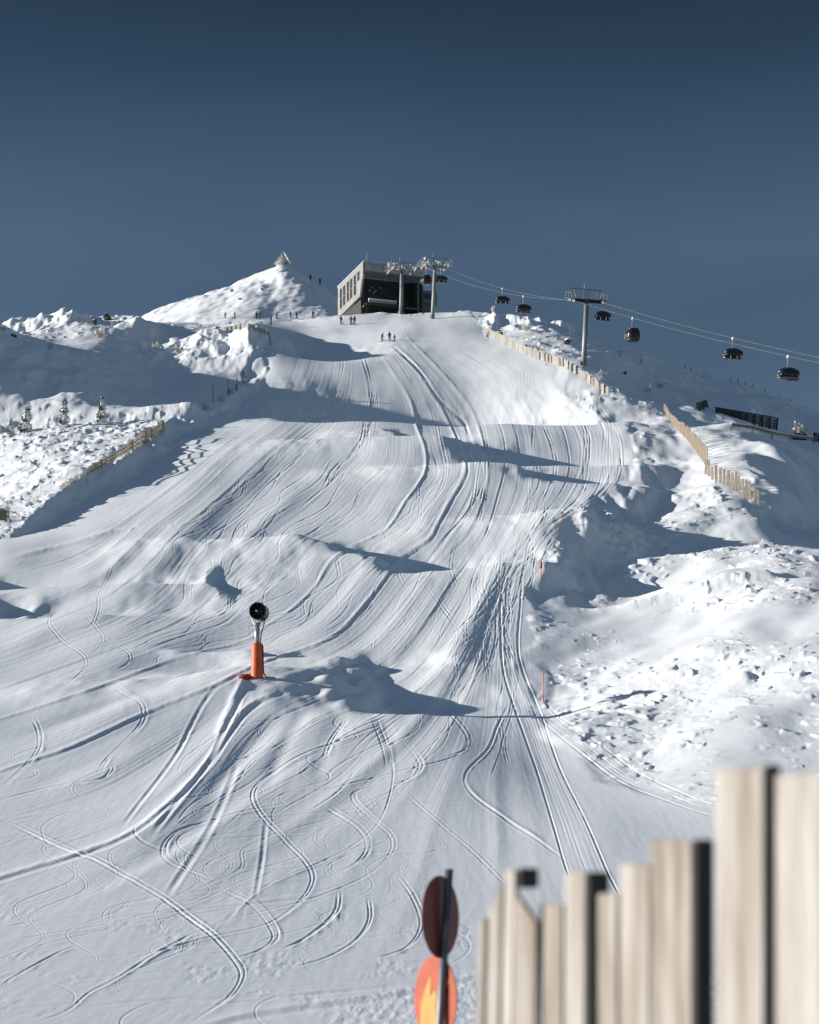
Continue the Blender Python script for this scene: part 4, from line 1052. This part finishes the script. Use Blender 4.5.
# on the run
for px, row, lab, pose, top, bot, rz in (
  (341, 325,'skier in black standing alone, below the left corner of the station','stand','black','grey',.6),
  (351, 325.5,'skier in brown, left one of the close pair below the station','stand','brown','black',.2),
  (354.5, 325,'skier in black, right one of the close pair below the station','stand','black','black',-.3),
  (382, 342,'skier crouching in a dark red jacket, left in the group of three','ski','red','black',1.0),
  (389.5, 342,'skier in black, upright in the middle of the group of three on the run','stand','black','black',0),
  (394.5, 342.5,'smaller skier in brown, right one of the group of three on the run','stand','brown','grey',-.5),
  (256.5, 319,'skier in black standing left on the snow rim below the summit','stand','black','black',.3),
  (260.5, 319,'skier in navy close beside another at the left of the snow rim','stand','navy','black',-.4),
  (276.5, 319,'skier with a brown jacket alone in the middle of the snow rim','ski','brown','black',.9),
  (290.5, 319,'tallest looking skier in black in the pair right of the rim centre','stand','black','navy',0),
  (296.5, 319,'skier in grey, right one of the pair right of the rim centre','stand','grey','black',.5),
  (313, 318.5,'small dark skier at the right end of the snow rim, nearest the station','ski','navy','black',.4),
  (271, 325,'skier in black on the upper left bend of the run, below the snow rim','stand','black','black',-.8),
  (225, 318.5,'skier in grey lying low at the far left of the snow rim','ski','grey','black',1.2),
  (235, 319,'skier in navy at the far left of the snow rim, behind the bank','ski','navy','black',-1.0)):
    g = ground(px, row); small = 'smaller' in lab
    person(g, lab, pose, top, bot, rz, s=.75 if small else 1.0)
for px, lab in ((310.5,'hiker in dark clothes on the shaded ridge right of the summit'),(320,'hiker with a dark jacket lower on the shaded ridge right of the summit')):
    j = int(np.searchsorted(PX, px)); sel = np.where((DS[I0:] > 600) & (DS[I0:] < 720))[0]; i = sel[np.argmin(rows_of()[sel, j])]; d = DS[I0+i]
    person(Vector(((px-CX)*d/F, d, float(Z[I0+i,j]))), lab, 'stand', 'black', 'black', .2, skis=False, poles=False, group='hikers on the summit ridge', s=1.15)
# riders
for chair, n, lab in ((chP, 6, 'skier sitting in the crowded nearest chair at the far right, legs hanging'), (chQ, 4, 'skier sitting in the chair over the frosted bushes')):
    R_ = Matrix.Rotation(lrz, 3, 'Z')
    for q in range(n):
        x = (q - (n-1)/2) * .40; p = chair.location + R_ @ Vector((x, -.02, -2.74))
        person(p, lab, 'sit', ['black','navy','grey','red','black','brown'][q], 'black', lrz, skis=True, poles=False, group='riders on the ' + ('nearest' if chair is chP else 'third') + ' chair', s=.95)

# ------------------------------------------------------------------ summit pyramid
j = int(np.searchsorted(PX, 283.5)); sel = np.where((DS[I0:] > 600) & (DS[I0:] < 720))[0]; RR = rows_of(); i = sel[np.argmin(RR[sel, j])]; d = DS[I0+i]
g = Vector(((283.5-CX)*d/F, d, float(Z[I0+i,j])))
sm = thing('summit_pyramid', 'white lattice pyramid standing on the summit at the upper left', 'lookout', g)
apx = Vector((0,0,3.9)); cs = [Vector((x*2.5,y*2.5,-.6)) for x,y in ((-1,-1),(1,-1),(1,1),(-1,1))]
for c in cs: MB().tube(c, apx, .17, .13, 6).build('leg', RIME, sm)
m = MB()
for f in (.3,.6):
    for q in range(4): m.tube(cs[q].lerp(apx,f), cs[(q+1)%4].lerp(apx,f), .10, n=5)
for q in range(4): m.tube(cs[q].lerp(apx,.05), cs[(q+1)%4].lerp(apx,.3), .08, n=5); m.tube(cs[q].lerp(apx,.3), cs[(q+1)%4].lerp(apx,.6), .08, n=5)
m.build('brace', RIME, sm); m = MB(); m.prism([(-1.3,-1.3),(1.3,-1.3),(1.3,1.3),(-1.3,1.3)], 'z', .72, .85); m.build('deck', GREYWOOD, sm)

# ------------------------------------------------------------------ trees and shrubs
def conifer(loc, lab, h, rad, lean=0, dark=.5, seed=0, frost=1.0, n=900, group='small snowy conifers', name='conifer'):
    rr = random.Random(seed); t = thing(name, lab, 'tree', loc, 0, group)
    MB().tube((0,0,-.3), (lean*h*.95,0,h*.95), .10*h/3.5, .015, 6).build('trunk', BARK, t)
    A = MB(); B = MB()
    for q in range(n):
        f = rr.random() ** .75; z = h*(.03 + .97*f); lay = .72 + .28*math.sin(z*9/h*2.2 + seed); R_ = rad*(1 - f)**.75*lay + .06
        a = rr.uniform(0, 2*math.pi); r = R_ * math.sqrt(rr.uniform(.1, 1)) * rr.uniform(.75,1.15)
        p = Vector((math.cos(a)*r + lean*z, math.sin(a)*r, z - r*.35))
        isf = rr.random() < (frost * (.18 + .80*sstep(math.cos(a)*r/rad + .25*math.sin(z*5+seed), -.35, .35)))
        M_ = B if isf else A; sz = (.16 if isf else .13) * h/3.5 * rr.uniform(.6,1.5)
        u = Vector((rr.gauss(0,1),rr.gauss(0,1),rr.gauss(0,.6))).normalized(); v = u.orthogonal().normalized()
        v = Matrix.Rotation(rr.uniform(0,6.28), 3, u) @ v
        vs = [M_.bm.verts.new(p + u*sz), M_.bm.verts.new(p + v*sz*.6), M_.bm.verts.new(p - u*sz*.9), M_.bm.verts.new(p - v*sz*.55)]; M_._f(vs)
    cr = A.build('crown', NEEDLE, t); B.build('frost', SNOWO if frost > .5 else RIME, t)
    return t
for px, row, h, rad, lean, lab, sd_ in ((101.5,423,26,5.2,.03,'snow-plastered little conifer at the right end of the terrace row',1),(63.5,426,27,5.5,.05,'snow-plastered little conifer in the middle of the terrace row',2),
      (24,433,30,6.0,.16,'leaning conifer at the left of the terrace row, dark along its trunk',3),(10.5,434,16,3.2,.05,'smallest conifer at the far left of the terrace row',4)):
    g = ground(px, row); k = g.y / F; conifer(g, lab, h*k, rad*1.5*k, lean, seed=sd_, n=1700, frost=1.15)
def shrub(loc, lab, h, rad, seed=0, n=500, group='frosted shrubs', darkbase=False):
    rr = random.Random(seed); t = thing('frosted_shrub', lab, 'shrub', loc, 0, group); m = MB(); tips = []
    for q in range(16):
        a = rr.uniform(0,6.28); l = rad*rr.uniform(.3,1); tip = Vector((math.cos(a)*l, math.sin(a)*l, h*rr.uniform(.45,1)*(1-.5*(l/rad)**2))); m.tube((math.cos(a)*.1*rad,math.sin(a)*.1*rad,-.15), tip, .035*h/2.5, .012, 5); tips.append(tip)
    m.build('branch', RIME if not darkbase else BARK, t); m = MB()
    for q in range(n):
        tip = rr.choice(tips); f = rr.uniform(.15,1.05); p = tip*f + Vector((rr.gauss(0,.09),rr.gauss(0,.09),rr.gauss(0,.06)))*rad
        sz = .075*h/2.2*rr.uniform(.6,1.8); u = Vector((rr.gauss(0,1),rr.gauss(0,1),rr.gauss(.5,1))).normalized(); v = u.orthogonal().normalized(); v = Matrix.Rotation(rr.uniform(0,6.28),3,u) @ v
        m._f([m.bm.verts.new(p + u*sz*1.4), m.bm.verts.new(p + v*sz*.6), m.bm.verts.new(p - u*sz), m.bm.verts.new(p - v*sz*.6)])
    m.build('rime_twigs', RIME, t)
    if darkbase:
        m = MB()
        for q in range(7): a = rr.uniform(0,6.28); m.blob((math.cos(a)*rad*.6, math.sin(a)*rad*.6, h*.10), rad*.45, 1, .5, q)
        m.build('base', BROWN, t)
    return t
for px, row, h, rad, lab, sd_ in ((800,440,23,8,'pointed rime-white shrub with a dark foot beside the barrier at the right edge',11),(506,314,13,4.5,'pointed white frosted bush on the hilltop right of the station',12),
      (493,313,8,4,'low frosted bush on the hilltop, left of the pointed one',13),(525,331,11,8,'broad frosted bush below the chair on the upper right rim',14),(487,338,9,4,'frosted bush at the top end of the rime-covered fence',15),
      (660,389,12,7,'broad frosted bush where the rime-covered fence ends',16),(648,392,8,5,'low frosted bush left of the top of the brown fence',17),(99,338,14,8,'frosted bush in front of the crags on the left ridge',18),
      (50,350,12,6,'frosted bush on the rim of the shaded hollow, left part',19),(155,349,9,6,'low frosted bush on the rim of the shaded hollow, middle part',20),(178,354,11,6,'frosted bush on the rim of the shaded hollow, right of the middle',21),
      (3,332,9,4,'frosted bush on the left ridge at the picture edge',22),(205,410,10,5,'frosted twiggy bush at the upper end of the left bank fence',23),(221,402,9,5,'frosted twiggy bush on the shaded left bank',24),(232,395,8,4,'small frosted bush among the dark poles of the left bank',25)):
    g = ground(px, row); k = g.y / F; shrub(g, lab, h*k, rad*k, sd_, darkbase=(sd_ == 11))
# dark little pines on the skyline and the left bank
def pine(px, row, h, lab, sd_, n=260, group='tiny dark pines on the right skyline', g=None):
    g = g or ground(px, row); k = g.y / F; conifer(g, lab, h*k, h*.42*k, 0, seed=sd_, frost=.25, n=n, group=group, name='dwarf_pine')
RRr = rows_of()
for q, (px, h) in enumerate(((685,6),(691,5),(704,4),(731,5),(738,6),(745,5),(753,4),(765,5),(779,4),(786,4),(791,4),(806,4))):
    j = int(np.searchsorted(PX, px)); i = int(np.argmin(RRr[:, j])); d = DS[I0+i]
    pine(px, 0, h * .75, 'tiny dark pine on the far right skyline, one of a scattered row', 40+q, g=Vector(((px-CX)*d/F, d, float(Z[I0+i,j]) - .1)))
for px, row, h, lab, sd_ in ((243,384,13,'dark slender pine on the shaded left bank among the poles',60),(229,396,6,'low dark shrub pine on the left bank, above the others',61),(222,401,5,'low dark shrub pine on the left bank, lowest of the line',62),(236,391,6,'low dark shrub pine on the left bank, just below the slender pine',63),
       (620,357,6,'small dark pine left of the gondola on the shaded slope',64),(641,364,5,'small dark pine below the gondola on the shaded slope',65),(588,338,5,'small dark pine beside the middle pylon',66)):
    pine(px, row, h, lab, sd_, 300, 'dark dwarf pines on the slopes')
for px, row, h in ((213,402,17),(228,396,16),(237,391,14),(250,382,13)):
    g = ground(px, row); k = g.y / F; m = MB(); m.tube((0,0,-.4),(0,0,h*k),.055,.045,7)
    o = m.build('stake', DARKST, None, loc=g); tag(o, {213:'dark stake on the left bank, lowest of four',228:'dark stake on the left bank, second from below',237:'dark stake on the left bank, third from below',250:'dark stake on the left bank, highest of four'}[px], 'stake', 'dark stakes on the left bank')
# rocks
for q, (px, row, w_, h_, lab) in enumerate(((94.5,325,5,6,'dark rock in the notch of the left crags'),(88,313,7,4,'snow-dusted rock on the crest of the left crags'),(107,322,8,6,'broad snow-dusted rock right of the notch in the left crags'),(14,337,6,3,'flat dark rock on the left ridge'),
      (567,345,7,7,'dark rock with a snow cap left of the middle pylon'),(525,347,5,3,'small dark rock by the top of the rime-covered fence'),(500,335,6,3,'flat dark rock on the rim above the rime-covered fence'),(625,375,4,3,'small dark rock on the shaded slope below the middle pylon'),(240,300,3,2,'small rock high on the lit summit flank'),(232,292,3,3,'dark rock on the lit summit flank'),(262,290,3,2,'small rock below the summit pyramid'))):
    g = ground(px, row); k = g.y / F; t = thing('rock', lab, 'rock', g, 0, 'rocks on the slopes')
    MB().blob((0,0,h_*k*.35), 1, 3, .45, q, (w_*k*.5, w_*k*.6, h_*k*.5)).build('stone', ROCK, t); MB().blob((.15*w_*k*.3,0,h_*k*.62), 1, 2, .3, q+9, (w_*k*.42, w_*k*.5, h_*k*.26)).build('snow_cap', SNOWO, t)
